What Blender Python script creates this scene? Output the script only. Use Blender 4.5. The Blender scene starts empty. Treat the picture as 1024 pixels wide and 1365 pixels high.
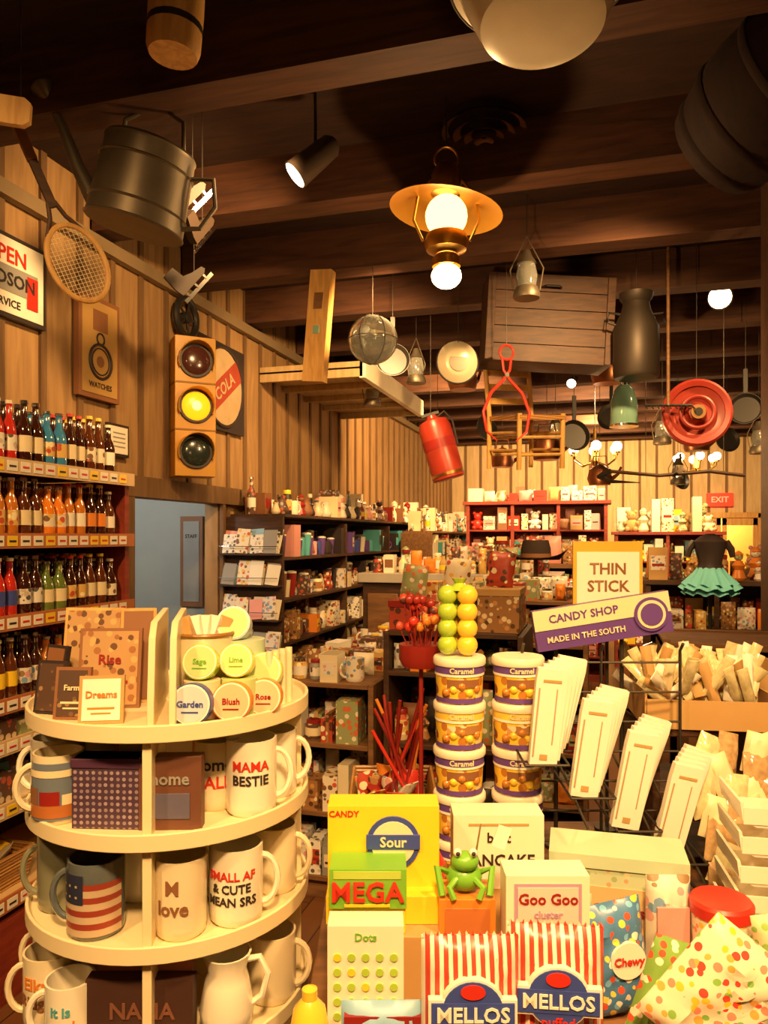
import bpy, math, random
from mathutils import Matrix, Vector, Euler
random.seed(11)
YAW = math.radians(16.07); CY, SY = math.cos(YAW), math.sin(YAW)
CEIL = 3.57
def P(r, f, z=0.0):
    """plan position: r metres right / f metres ahead of the spot the shopper stands on"""
    return Vector((2.614 + CY*r - SY*f, 0.753 + SY*r + CY*f, z))
def TR(x=0, y=0, z=0, rx=0, ry=0, rz=0, s=1):
    if not isinstance(s, tuple): s = (s, s, s)
    return Matrix.Translation((x, y, z)) @ Euler((math.radians(rx), math.radians(ry), math.radians(rz))).to_matrix().to_4x4() @ Matrix.Diagonal((*s, 1))
sc = bpy.context.scene
# ------------------------------------------------------------ materials
MATS = {}
def _base(name):
    m = bpy.data.materials.new(name); m.use_nodes = True
    nt = m.node_tree; b = nt.nodes['Principled BSDF']
    return m, nt, b
def _coords(nt, scale=(1, 1, 1)):
    tc = nt.nodes.new('ShaderNodeTexCoord'); mp = nt.nodes.new('ShaderNodeMapping')
    mp.inputs['Scale'].default_value = scale
    nt.links.new(tc.outputs['Object'], mp.inputs['Vector']); return mp.outputs['Vector']
def _mix(nt, fac, a, b):
    mx = nt.nodes.new('ShaderNodeMix'); mx.data_type = 'RGBA'
    if isinstance(fac, (int, float)): mx.inputs[0].default_value = fac
    else: nt.links.new(fac, mx.inputs[0])
    for i, c in ((6, a), (7, b)):
        if isinstance(c, tuple): mx.inputs[i].default_value = (*c[:3], 1)
        else: nt.links.new(c, mx.inputs[i])
    return mx.outputs[2]
def M(name, col, rough=.5, metal=0, emit=0, var=.12, scale=9, coat=0, trans=0, bump=0, ecol=None):
    if name in MATS: return MATS[name]
    m, nt, b = _base(name)
    n = nt.nodes.new('ShaderNodeTexNoise'); n.inputs['Scale'].default_value = scale; n.inputs['Detail'].default_value = 4
    nt.links.new(_coords(nt), n.inputs['Vector'])
    lo = tuple(max(0, c*(1-var)) for c in col); hi = tuple(min(1, c*(1+var)) for c in col)
    out = _mix(nt, n.outputs['Fac'], lo, hi)
    nt.links.new(out, b.inputs['Base Color'])
    b.inputs['Roughness'].default_value = rough; b.inputs['Metallic'].default_value = metal
    b.inputs['Coat Weight'].default_value = coat; b.inputs['Transmission Weight'].default_value = trans
    if emit:
        b.inputs['Emission Color'].default_value = (*(ecol or col), 1); b.inputs['Emission Strength'].default_value = emit
    if bump:
        bp = nt.nodes.new('ShaderNodeBump'); bp.inputs['Strength'].default_value = bump; bp.inputs['Distance'].default_value = .01
        nt.links.new(n.outputs['Fac'], bp.inputs['Height']); nt.links.new(bp.outputs['Normal'], b.inputs['Normal'])
    MATS[name] = m; return m
def WOOD(name, c1, c2, scale=(6, 6, .8), rough=.55, grain=6, bump=.15):
    if name in MATS: return MATS[name]
    m, nt, b = _base(name)
    n = nt.nodes.new('ShaderNodeTexNoise'); n.inputs['Scale'].default_value = grain; n.inputs['Detail'].default_value = 8
    n.inputs['Distortion'].default_value = .6
    nt.links.new(_coords(nt, scale), n.inputs['Vector'])
    r = nt.nodes.new('ShaderNodeValToRGB'); r.color_ramp.elements[0].position = .32; r.color_ramp.elements[1].position = .68
    r.color_ramp.elements[0].color = (*c1, 1); r.color_ramp.elements[1].color = (*c2, 1)
    nt.links.new(n.outputs['Fac'], r.inputs['Fac']); nt.links.new(r.outputs['Color'], b.inputs['Base Color'])
    bp = nt.nodes.new('ShaderNodeBump'); bp.inputs['Strength'].default_value = bump; bp.inputs['Distance'].default_value = .005
    nt.links.new(n.outputs['Fac'], bp.inputs['Height']); nt.links.new(bp.outputs['Normal'], b.inputs['Normal'])
    b.inputs['Roughness'].default_value = rough
    MATS[name] = m; return m
def STRIPE(name, c1, c2, freq, axis=0, duty=0.0, rough=.35):
    if name in MATS: return MATS[name]
    m, nt, b = _base(name)
    sp = nt.nodes.new('ShaderNodeSeparateXYZ'); nt.links.new(_coords(nt), sp.inputs[0])
    mu = nt.nodes.new('ShaderNodeMath'); mu.operation = 'MULTIPLY'; mu.inputs[1].default_value = freq*2*math.pi
    nt.links.new(sp.outputs[axis], mu.inputs[0])
    si = nt.nodes.new('ShaderNodeMath'); si.operation = 'SINE'; nt.links.new(mu.outputs[0], si.inputs[0])
    gt = nt.nodes.new('ShaderNodeMath'); gt.operation = 'GREATER_THAN'; gt.inputs[1].default_value = duty
    nt.links.new(si.outputs[0], gt.inputs[0])
    nt.links.new(_mix(nt, gt.outputs[0], c1, c2), b.inputs['Base Color']); b.inputs['Roughness'].default_value = rough
    MATS[name] = m; return m
def PRINT(name, base, cols, scale=30, thr=.35, rough=.4, rnd=1.0, metric='EUCLIDEAN'):
    """printed packaging: scattered coloured spots on a base colour"""
    if name in MATS: return MATS[name]
    m, nt, b = _base(name)
    v = nt.nodes.new('ShaderNodeTexVoronoi'); v.inputs['Scale'].default_value = scale; v.inputs['Randomness'].default_value = rnd
    v.distance = metric
    nt.links.new(_coords(nt), v.inputs['Vector'])
    sp = nt.nodes.new('ShaderNodeSeparateColor'); nt.links.new(v.outputs['Color'], sp.inputs[0])
    r = nt.nodes.new('ShaderNodeValToRGB'); r.color_ramp.interpolation = 'CONSTANT'
    el = r.color_ramp.elements
    while len(el) < len(cols): el.new(.5)
    for i, c in enumerate(cols): el[i].position = i/len(cols); el[i].color = (*c, 1)
    nt.links.new(sp.outputs[0], r.inputs['Fac'])
    lt = nt.nodes.new('ShaderNodeMath'); lt.operation = 'LESS_THAN'; lt.inputs[1].default_value = thr
    nt.links.new(v.outputs['Distance'], lt.inputs[0])
    nt.links.new(_mix(nt, lt.outputs[0], base, r.outputs['Color']), b.inputs['Base Color']); b.inputs['Roughness'].default_value = rough
    MATS[name] = m; return m
# palette
white = M('white_paint', (.85, .78, .60), .4); cream = M('cream_laminate', (.82, .70, .44), .4, var=.05)
paper = M('paper_white', (.88, .83, .70), .6, var=.04); black = M('black_iron', (.02, .017, .015), .45); ink = M('ink_black', (.03, .02, .02), .5)
red = M('red_print', (.60, .035, .02), .35); dred = M('dark_red', (.28, .02, .015), .35); blue = M('blue_print', (.05, .08, .34), .35)
purple = M('purple_print', (.13, .06, .28), .4); yellow = M('yellow_print', (.92, .62, .03), .35); green = M('green_print', (.18, .46, .04), .35)
lime = M('lime_candy', (.40, .58, .05), .25, coat=.5); lemon = M('lemon_candy', (.92, .60, .05), .25, coat=.5)
orange = M('orange_print', (.75, .24, .03), .4); pink = M('pink_print', (.80, .36, .32), .4); teal = M('teal_print', (.10, .42, .44), .4)
mint = M('mint_print', (.50, .62, .44), .4); brownp = M('brown_card', (.24, .10, .04), .6); kraft = M('kraft_cardboard', (.50, .30, .11), .75, bump=.1)
grey = M('grey_paint', (.30, .29, .27), .5); steel = M('galvanised_steel', (.17, .14, .10), .45, metal=.6, bump=.1, var=.3); chrome = M('chrome', (.8, .8, .78), .15, metal=1)
brass = M('brass', (.72, .45, .12), .28, metal=1); enamel = M('enamel_white', (.90, .84, .66), .25, coat=.6)
wire = M('wire_dark', (.06, .05, .04), .5, metal=.6); tealgl = M('teal_glass', (.20, .38, .30), .15, coat=.5)
skyp = M('sky_print', (.28, .50, .70), .4); cera = M('cream_ceramic', (.80, .70, .48), .22, coat=.5, var=.05)
cerw = M('white_ceramic', (.88, .83, .68), .2, coat=.5, var=.04); cerd = M('slate_ceramic', (.12, .14, .15), .2, coat=.5, var=.3, scale=25)
dwood = WOOD('dark_shelf_wood', (.035, .015, .007), (.085, .036, .015), (1, 6, 6)); mwood = WOOD('mid_shelf_wood', (.14, .065, .025), (.25, .12, .045), (1, 6, 6))
lwood = WOOD('light_wood', (.50, .26, .07), (.68, .40, .13), (6, 6, 1)); redwood = WOOD('red_stained_wood', (.20, .025, .012), (.30, .045, .02), (1, 6, 6))
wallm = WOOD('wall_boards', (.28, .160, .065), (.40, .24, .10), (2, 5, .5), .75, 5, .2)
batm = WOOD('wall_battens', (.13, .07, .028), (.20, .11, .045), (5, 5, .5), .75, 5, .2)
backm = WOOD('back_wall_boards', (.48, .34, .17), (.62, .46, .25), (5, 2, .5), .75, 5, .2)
ceilm = WOOD('ceiling_boards', (.020, .007, .004), (.040, .014, .007), (1, 5, 1), .8, 5)
beamm = WOOD('ceiling_beams', (.045, .014, .006), (.095, .034, .013), (.6, 5, 5), .75, 5, .3)
pk = [PRINT('packaging_%d' % i, bs_, cl, sc_, .42, .45) for i, (bs_, cl, sc_) in enumerate([
    ((.80, .72, .55), [(.6, .1, .05), (.2, .1, .05), (.8, .5, .1)], 34), ((.45, .06, .03), [(.85, .75, .5), (.1, .03, .02)], 30), ((.35, .17, .06), [(.8, .65, .4), (.1, .05, .02), (.6, .3, .1)], 36),
    ((.75, .68, .58), [(.2, .35, .55), (.7, .35, .35), (.3, .2, .1)], 34), ((.12, .06, .04), [(.6, .5, .35), (.5, .1, .05), (.3, .3, .3)], 32), ((.70, .45, .12), [(.5, .08, .03), (.9, .8, .5)], 36),
    ((.30, .34, .16), [(.8, .7, .5), (.6, .15, .05)], 34), ((.82, .78, .68), [(.1, .1, .1), (.6, .5, .4)], 40)])]
# ------------------------------------------------------------ mesh builder
class B:
    def __init__(s, name, loc=(0, 0, 0), rz=0.0, bevel=0):
        s.name, s.loc, s.rz, s.bev = name, Vector(loc), rz, bevel
        s.v, s.f, s.mi, s.mats = [], [], [], []
    def k(s, m):
        if m not in s.mats: s.mats.append(m)
        return s.mats.index(m)
    def add(s, vs, fs, mat, X=None):
        o = len(s.v); X = X or Matrix()
        flip = X.determinant() < 0
        s.v += [X @ Vector(p) for p in vs]
        i = s.k(mat)
        for f in fs:
            f = [o+a for a in f]
            s.f.append(f[::-1] if flip else f); s.mi.append(i)
    def box(s, x0, x1, y0, y1, z0, z1, mat, X=None):
        vs = [(x0, y0, z0), (x1, y0, z0), (x1, y1, z0), (x0, y1, z0), (x0, y0, z1), (x1, y0, z1), (x1, y1, z1), (x0, y1, z1)]
        s.add(vs, [(3, 2, 1, 0), (4, 5, 6, 7), (0, 1, 5, 4), (1, 2, 6, 5), (2, 3, 7, 6), (3, 0, 4, 7)], mat, X)
    def lathe(s, prof, mat, X=None, seg=18, cap=True):
        vs, fs = [], []
        for r, z in prof:
            for i in range(seg):
                a = 2*math.pi*i/seg; vs.append((r*math.cos(a), r*math.sin(a), z))
        for j in range(len(prof)-1):
            for i in range(seg):
                a, b_ = j*seg+i, j*seg+(i+1) % seg
                fs.append((a, b_, b_+seg, a+seg))
        if cap:
            if prof[0][0] > 1e-4: fs.append(tuple(range(seg))[::-1])
            if prof[-1][0] > 1e-4: fs.append(tuple(range((len(prof)-1)*seg, len(prof)*seg)))
        s.add(vs, fs, mat, X)
    def cyl(s, r, z0, z1, mat, X=None, seg=18): s.lathe([(r, z0), (r, z1)], mat, X, seg)
    def sphere(s, r, mat, X=None, seg=14, rings=9):
        s.lathe([(max(1e-5, r*math.sin(math.pi*j/rings)), -r*math.cos(math.pi*j/rings)) for j in range(rings+1)], mat, X, seg, False)
    def tube(s, pts, r, mat, X=None, seg=7, closed=False):
        pts = [Vector(p) for p in pts]; n = len(pts); vs, fs = [], []; up = None
        rr = r if isinstance(r, (list, tuple)) else [r]*n
        for i, p in enumerate(pts):
            if closed: t = pts[(i+1) % n]-pts[i-1]
            else: t = pts[min(i+1, n-1)]-pts[max(i-1, 0)]
            t.normalize()
            if up is None: up = Vector((0, 0, 1)) if abs(t.z) < .9 else Vector((1, 0, 0))
            a = t.cross(up)
            if a.length < 1e-4: a = t.cross(Vector((0, 1, .3)))
            a.normalize(); b_ = a.cross(t); up = b_
            for k in range(seg):
                an = 2*math.pi*k/seg
                vs.append(p+a*rr[i]*math.cos(an)+b_*rr[i]*math.sin(an))
        m = n if closed else n-1
        for i in range(m):
            for k in range(seg):
                q = ((i+1) % n)*seg
                fs.append((i*seg+k, q+k, q+(k+1) % seg, i*seg+(k+1) % seg))
        if not closed: fs += [tuple(range(seg)), tuple(range((n-1)*seg, n*seg))[::-1]]
        s.add(vs, fs, mat, X)
    def ring(s, R, r, mat, X=None, n=28, seg=8, sx=1, sz=1):
        s.tube([(R*sx*math.cos(2*math.pi*i/n), 0, R*sz*math.sin(2*math.pi*i/n)) for i in range(n)], r, mat, X, seg, True)
    def prism(s, poly, y0, y1, mat, X=None):
        n = len(poly); vs = [(x, y0, z) for x, z in poly]+[(x, y1, z) for x, z in poly]
        fs = [tuple(range(n)), tuple(range(n, 2*n))[::-1]]+[(i+n, (i+1) % n+n, (i+1) % n, i) for i in range(n)]
        s.add(vs, fs, mat, X)
    def disc(s, r, y0, y1, mat, X=None, n=28, sx=1, sz=1):
        s.prism([(r*sx*math.cos(2*math.pi*i/n), r*sz*math.sin(2*math.pi*i/n)) for i in range(n)], y0, y1, mat, X)
    def patch(s, R, a0, a1, z0, z1, mat, X=None, n=10, t=.0015):
        vs, fs = [], []
        for i in range(n+1):
            a = math.radians(a0+(a1-a0)*i/n)
            for z in (z0, z1): vs.append(((R+t)*math.sin(a), -(R+t)*math.cos(a), z))
        for i in range(n): fs.append((2*i, 2*i+2, 2*i+3, 2*i+1))
        s.add(vs, fs, mat, X)
    def bag(s, w, h, t, mat, X=None, nx=12, nz=14, seed=0):
        rnd = random.Random(seed); vs, fs = [], []
        for side in (-1, 1):
            for j in range(nz+1):
                for i in range(nx+1):
                    u, v = 2*i/nx-1, 2*j/nz-1
                    k = max(0, (1-abs(u)**3))**.6*max(0, (1-abs(v)**4))**.6
                    y = side*(t/2*k*(1+.18*rnd.uniform(-1, 1)) + .0012)
                    vs.append((u*w/2*(1-.05*k), y, (v+1)/2*h))
        N = (nx+1)*(nz+1)
        for j in range(nz):
            for i in range(nx):
                a = j*(nx+1)+i
                fs.append((a, a+1, a+nx+2, a+nx+1)); fs.append((N+a+nx+1, N+a+nx+2, N+a+1, N+a))
        for i in range(nx): fs.append((nz*(nx+1)+i, nz*(nx+1)+i+1, N+nz*(nx+1)+i+1, N+nz*(nx+1)+i))
        for j in range(nz):
            a = j*(nx+1); fs.append((a, a+nx+1, N+a+nx+1, N+a)); a += nx; fs.append((N+a, N+a+nx+1, a+nx+1, a))
        s.add(vs, fs, mat, X)
    def text(s, body, size, mat, X=None, bend=0, ext=.0006, sx=1):
        cu = bpy.data.curves.new('t', 'FONT'); cu.body = body; cu.size = size; cu.extrude = ext
        cu.align_x = 'CENTER'; cu.align_y = 'CENTER'; cu.resolution_u = 2; cu.offset = size*.02
        ob = bpy.data.objects.new('t', cu); sc.collection.objects.link(ob)
        dg = bpy.context.evaluated_depsgraph_get(); me = bpy.data.meshes.new_from_object(ob.evaluated_get(dg))
        vs = []
        for v in me.vertices:
            x, z, y = v.co.x*sx, v.co.y, -v.co.z
            if bend: a = x/bend; vs.append(((bend-y)*math.sin(a), -(bend-y)*math.cos(a), z))
            else: vs.append((x, y, z))
        s.add(vs, [tuple(p.vertices) for p in me.polygons], mat, X)
        bpy.data.objects.remove(ob); bpy.data.curves.remove(cu); bpy.data.meshes.remove(me)
    def wire(s, x, y, z, r=.0025): s.tube([(x, y, z), (x, y, CEIL-s.loc.z)], r, wire, seg=5)
    def done(s, flat=False):
        me = bpy.data.meshes.new(s.name); me.from_pydata([tuple(v) for v in s.v], [], s.f)
        for m in s.mats: me.materials.append(m)
        me.polygons.foreach_set('material_index', s.mi)
        me.polygons.foreach_set('use_smooth', [not flat]*len(s.f)); me.update()
        if not flat: me.set_sharp_from_angle(angle=math.radians(38))
        ob = bpy.data.objects.new(s.name, me); ob.location = s.loc; ob.rotation_euler = (0, 0, s.rz); sc.collection.objects.link(ob)
        if s.bev:
            bv = ob.modifiers.new('bevel', 'BEVEL'); bv.width = s.bev; bv.segments = 2; bv.limit_method = 'ANGLE'; bv.angle_limit = math.radians(50)
        return ob
def rc(*a): return random.choice(a)
# ------------------------------------------------------------ reusable items
def mug(b, X, r=.042, h=.1, mat=cerw, hang=0, flare=0):
    b.lathe([(.0005, 0), (r*.86, 0), (r*.97, .006), (r, .02), (r, h*.75), (r*(1+flare), h), (r*(1+flare)-.004, h), (r-.005, h*.75), (r-.005, .02), (.0005, .012)], mat, X, 24, False)
    a = math.radians(hang); pts = []
    for i in range(11):
        t = -math.pi/2+math.pi*i/10
        q = r-.003+.030*math.cos(t); pts.append((q*math.cos(a), q*math.sin(a), h*.5+h*.32*math.sin(t)))
    b.tube(pts, .0062, mat, X, 7)
def bottle(b, X, liq, lab, cap, h=.235, r=.03):
    k = h/.235
    b.lathe([(r*.9, 0), (r, .006), (r, .05*k)], liq, X, 10)
    b.lathe([(r*1.01, .045*k), (r*1.01, .105*k)], lab, X, 10, False)
    b.lathe([(r, .1*k), (r, .12*k), (r*.8, .148*k), (r*.45, .172*k), (r*.42, .224*k)], liq, X, 10, False)
    b.lathe([(r*.44, .195*k), (r*.42, .212*k)], lab, X, 8, False)
    b.lathe([(r*.52, .222*k), (r*.5, .235*k)], cap, X, 8)
def jar(b, X, r, h, mat, lid, lab=None):
    b.lathe([(r*.92, 0), (r, h*.06), (r, h*.72), (r*.8, h*.82), (r*.8, h*.86)], mat, X, 14)
    b.lathe([(r*.86, h*.84), (r*.86, h*.98), (r*.8, h)], lid, X, 14)
    if lab: b.lathe([(r*1.015, h*.18), (r*1.015, h*.62)], lab, X, 14, False)
def figurine(b, X, h, m1, m2):
    b.lathe([(h*.2, 0), (h*.24, h*.08), (h*.15, h*.35), (h*.22, h*.5), (h*.1, h*.66), (.001, h*.68)], m1, X, 12)
    b.sphere(h*.15, m2, X @ TR(0, 0, h*.8), 10, 7)
    b.lathe([(h*.17, h*.86), (h*.08, h*.96), (.001, h)], m1, X, 10)
def plush(b, X, h, m):
    b.sphere(h*.3, m, X @ TR(0, 0, h*.28, s=(1, .85, 1)), 12, 8); b.sphere(h*.21, m, X @ TR(0, -.02*h, h*.7), 12, 8)
    for sx in (-1, 1):
        b.sphere(h*.09, m, X @ TR(sx*h*.17, 0, h*.88), 8, 6); b.sphere(h*.1, m, X @ TR(sx*h*.26, -h*.15, h*.38, s=(1, 1.6, 1)), 8, 6)
        b.sphere(h*.12, m, X @ TR(sx*h*.17, -h*.26, h*.11, s=(1, 1.5, 1)), 8, 6)
        b.sphere(h*.02, ink, X @ TR(sx*h*.08, -.02*h-h*.2, h*.74), 6, 4)
def pitcher(b, X, h, m):
    b.lathe([(h*.24, 0), (h*.36, h*.12), (h*.4, h*.3), (h*.26, h*.62), (h*.2, h*.8), (h*.27, h), (h*.24, h), (h*.17, h*.8)], m, X, 16, False)
    b.tube([(h*.2, 0, h*.85), (h*.42, 0, h*.9), (h*.55, 0, h*.65), (h*.5, 0, h*.4), (h*.36, 0, h*.3)], h*.035, m, X)
    b.prism([(-h*.22, h*.99), (-h*.38, h*1.02), (-h*.2, h*.84)], -h*.06, h*.06, m, X)
BR = [white, paper, cera, pink, red, orange, yellow, teal, skyp, brownp, kraft, cream]+pk+pk
def goods(b, x0, x1, z, hmax, kinds, pal, depth=.3, rows=2, X=None, gap=.008, wmin=.05, wmax=.12):
    X = X or Matrix()
    for rw in range(rows):
        y = .03+depth*(rw+.5)/rows-.03; x = x0
        while x < x1-wmin:
            w = random.uniform(wmin, wmax); w = min(w, x1-x); h = hmax*random.uniform(.4, 1)**.8; k = rc(*kinds); m = rc(*pal)
            dmax = depth/rows*.85
            Y = X @ TR(x+w/2, y, z, rz=random.uniform(-7, 7))
            if k == 'box':
                b.box(-w*.46, w*.46, -dmax/2, dmax/2, 0, h, m, Y)
                if random.random() < .5: b.box(-w*.36, w*.36, -dmax/2-.0015, -dmax/2, h*.3, h*.75, rc(*pal), Y)
                if random.random() < .6: b.box(-w*.3, w*.3, -dmax/2-.0025, -dmax/2, h*.42, h*.5, rc(ink, dred, brownp), Y)
            elif k == 'jar': jar(b, Y, min(w, dmax)*.44, h*.8, m, rc(white, yellow, dred, chrome), rc(paper, cream, *pk))
            elif k == 'mug': mug(b, Y, min(.045, w*.4), min(h, .11), m, rc(-30, 0, 180, 210))
            elif k == 'tumbler':
                r = min(.04, w*.42, dmax*.45)
                b.lathe([(r*.7, 0), (r*.75, h*.2), (r, h*.8), (r, h*.9)], m, Y, 12); b.lathe([(r*1.05, h*.9), (r*1.02, h*.96), (r*.5, h)], rc(white, ink), Y, 12)
            elif k == 'bottle': bottle(b, Y, m, rc(paper, yellow), rc(chrome, dred), h, min(.032, w*.4))
            elif k == 'fig': figurine(b, Y, h, m, rc(*pal))
            elif k == 'plush': plush(b, Y @ TR(s=(.9, min(.9, dmax/(h*.7)), .9)), h, m)
            elif k == 'pitcher': pitcher(b, Y @ TR(rz=rc(0, 90, 180)), min(h, w*1.2, dmax*1.2), m)
            elif k == 'books':
                q = -w/2
                while q < w/2-.018:
                    t = random.uniform(.014, .03); hh = h*random.uniform(.8, 1); b.box(q, min(q+t, w/2), -dmax/2, dmax/2, 0, hh, rc(*pal), Y); q += t+.001
            elif k == 'bag': b.bag(w*.95, h, min(.05, dmax*.8), m, Y, 6, 7, random.randint(0, 99))
            elif k == 'plate':
                r = min(h/2, w*.6); b.disc(r, 0, .01, m, Y @ TR(0, 0, r, rx=-10)); b.disc(r*.65, -.003, 0, rc(*pal), Y @ TR(0, 0, r, rx=-10))
            x += w+gap
def shelf_unit(name, loc, rz, w, dp, levels, h, mat, back=True, toe=.08, ends=True, t=.022):
    b = B(name, loc, rz, .002)
    if ends:
        for x in (0, w-.025): b.box(x, x+.025, .005, dp, 0, h, mat)
        n = int(w//1.3)
        for i in range(1, n): b.box(i*w/n-.012, i*w/n+.012, .01, dp-.02, 0, h-.03, mat)
    for z in levels: b.box(.025, w-.025, 0, dp-.02, z-t, z, mat)
    if back: b.box(.02, w-.02, dp-.02, dp-.002, 0, h, mat)
    b.box(.02, w-.02, .04, dp-.03, 0, toe, mat)
    return b
# ============================================================ ROOM SHELL
XR, YF, YB = 6.6, -3.0, 14.15
def board_wall(name, segs, axis, pos, th, bat_dir, mt_=None):
    b = B(name); mt_ = mt_ or wallm
    for a0, a1, z0, z1 in segs:
        lo, hi = sorted((pos, pos-bat_dir*th))
        if axis == 'Y': b.box(lo, hi, a0, a1, z0, z1, mt_)
        else: b.box(a0, a1, lo, hi, z0, z1, mt_)
        a = math.ceil(a0/.27)*.27
        while a < a1-.03:
            l2, h2 = sorted((pos-bat_dir*.005, pos+bat_dir*.016))
            if axis == 'Y': b.box(l2, h2, a, a+.04, z0, z1, batm)
            else: b.box(a, a+.04, l2, h2, z0, z1, batm)
            a += .27
    return b.done(True)
D0, D1, DT = 4.50, 5.55, 1.93
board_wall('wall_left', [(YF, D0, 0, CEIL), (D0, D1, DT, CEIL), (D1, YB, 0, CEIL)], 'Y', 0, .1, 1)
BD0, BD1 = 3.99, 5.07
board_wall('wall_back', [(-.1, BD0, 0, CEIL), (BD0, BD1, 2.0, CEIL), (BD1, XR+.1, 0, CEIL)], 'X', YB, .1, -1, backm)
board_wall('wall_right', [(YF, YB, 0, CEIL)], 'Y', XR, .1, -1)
board_wall('wall_front', [(-.1, XR+.1, 0, CEIL)], 'X', YF, .1, 1)
b = B('ceiling'); b.box(-.1, XR+.1, YF-.1, YB+.1, CEIL, CEIL+.08, ceilm); b.done(True)
flm, nt, bs = _base('floor_planks')
br = nt.nodes.new('ShaderNodeTexBrick'); br.inputs['Scale'].default_value = 1; br.inputs['Brick Width'].default_value = 1.6; br.inputs['Row Height'].default_value = .12
br.inputs['Mortar Size'].default_value = .003; br.inputs['Color1'].default_value = (.22, .09, .03, 1); br.inputs['Color2'].default_value = (.14, .055, .02, 1); br.inputs['Mortar'].default_value = (.03, .015, .008, 1)
tc = nt.nodes.new('ShaderNodeTexCoord'); mp = nt.nodes.new('ShaderNodeMapping'); mp.inputs['Rotation'].default_value = (0, 0, math.pi/2)
nt.links.new(tc.outputs['Object'], mp.inputs[0]); nt.links.new(mp.outputs[0], br.inputs[0]); nt.links.new(br.outputs[0], bs.inputs['Base Color']); bs.inputs['Roughness'].default_value = .35
b = B('floor'); b.box(-2.2, XR+.1, YF-.1, YB+1.6, -.08, 0, flm); b.done(True)
for i, y in enumerate([-2.2, -1.0, .2, 1.35, 2.25, 3.15, 4.15, 5.05, 5.95, 6.95, 7.95, 8.95, 9.95, 10.95, 11.95, 12.95, 13.8]):
    b = B('ceiling_beam'); b.box(.02, XR-.02, y, y+.16, CEIL-.25, CEIL, beamm); b.done(True)
trimm = M('trim_tan', (.25, .18, .10), .5)
b = B('trim_1'); b.box(.016, .06, YF, YB, CEIL-.34, CEIL-.27, trimm); b.done(True)
b = B('trim_2'); b.box(.016, .045, D0-.12, D0, 0, DT, batm); b.box(.016, .045, D1, D1+.04, 0, DT, batm); b.box(.016, .05, D0-.14, D1+.5, DT, DT+.12, batm); b.done(True)
b = B('baseboard_left'); b.box(.016, .035, YF, D0-.12, 0, .12, batm); b.done(True)
bg = M('stockroom_blue_grey', (.36, .38, .36), .7, var=.05)
b = B('wall_stockroom'); b.box(-2.0, -.1, 6.1, 6.2, 0, 2.6, bg); b.box(-2.1, -2.0, 3.6, 6.2, 0, 2.6, bg); b.box(-2.0, -.1, 3.5, 3.6, 0, 2.6, bg); b.box(-2.1, -.1, 3.5, 6.2, 2.5, 2.6, bg); b.done(True)
b = B('framed_notice', (-.52, 6.098, 1.50), 0, .002); b.box(-.10, .10, -.02, 0, -.36, .36, brownp); b.box(-.07, .07, -.024, -.02, -.32, .32, grey); b.text('STAFF', .04, ink, TR(0, -.026, .2)); b.done()
warmw = M('warm_room_wall', (.75, .46, .16), .7)
b = B('wall_entry'); b.box(3.4, 5.7, YB+1.4, YB+1.5, 0, 2.4, warmw); b.box(3.3, 3.4, YB+.1, YB+1.5, 0, 2.4, warmw); b.box(5.7, 5.8, YB+.1, YB+1.5, 0, 2.4, warmw); b.box(3.3, 5.8, YB+.1, YB+1.5, 2.4, 2.5, warmw); b.done(True)
b = B('door_2', (0, YB-.05, 0), 0, .004)
for x in (BD0-.08, BD1): b.box(x, x+.08, -.02, .03, 0, 2.08, lwood)
b.box(BD0-.08, BD1+.08, -.02, .03, 2.0, 2.09, lwood)
for x0, x1 in ((BD0, BD0+.53), (BD0+.55, BD1)):
    b.box(x0, x0+.07, .0, .03, 0, 2, lwood); b.box(x1-.07, x1, .0, .03, 0, 2, lwood)
    for z in (0, .85, 1.88): b.box(x0, x1, .0, .03, z, z+.12, lwood)
b.done()
b = B('exit_sign', (4.5, YB-.02, 2.30), 0, .004); ex = M('exit_red', (.9, .03, .01), .4, emit=.7)
b.box(-.2, .2, -.05, 0, -.11, .11, ex); b.text('EXIT', .13, M('exit_white', (1, .35, .2), .4, emit=.5), TR(0, -.052, 0)); b.done()
# ============================================================ SODA SHELVES (left)
Y0 = 1.9; W = 3.76-Y0
strip = M('price_strip', (.66, .47, .25), .5); shw = M('shelf_cream', (.66, .46, .22), .5); ticket = M('ticket_rust', (.46, .15, .05), .5)
LV = [.38, .72, .95, 1.10, 1.40, 1.70, 1.975]
b = B('soda_shelf', (.54, Y0, 0), math.pi/2, .002)
for x in (0, W-.03): b.box(x, x+.03, .02, .50, 0, 1.95, redwood)
b.box(0, W, .48, .5, 0, 1.95, dwood)
for z in LV:
    b.box(0, W, 0, .49, z-.02, z, shw); b.box(0, W, -.01, 0, z-.045, z+.012, strip if z in (1.975, .95, .72) else ticket)
    x = .03
    while x < W-.06:
        b.box(x, x+.05, -.0125, -.01, z-.036, z+.002, paper if random.random() < .75 else yellow); b.box(x+.008, x+.042, -.0135, -.0125, z-.022, z-.014, red if random.random() < .6 else ink); x += .066
b.box(0, W, .0, .48, 0, .3, redwood)
b.done()
cola = M('cola', (.04, .010, .006), .08, coat=1); rootb = M('root_beer', (.10, .025, .008), .08, coat=1); orso = M('orange_soda', (.85, .25, .02), .08, coat=1)
redso = M('red_soda', (.55, .03, .02), .08, coat=1); bluso = M('blue_soda', (.05, .26, .52), .08, coat=1); clrso = M('clear_soda', (.45, .40, .28), .08, coat=1)
ambso = M('amber_soda', (.55, .18, .02), .08, coat=1); pinkso = M('pink_soda', (.75, .22, .20), .08, coat=1); yelso = M('lemon_soda', (.80, .50, .06), .08, coat=1); grnso = M('green_soda', (.14, .20, .04), .08, coat=1)
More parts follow.
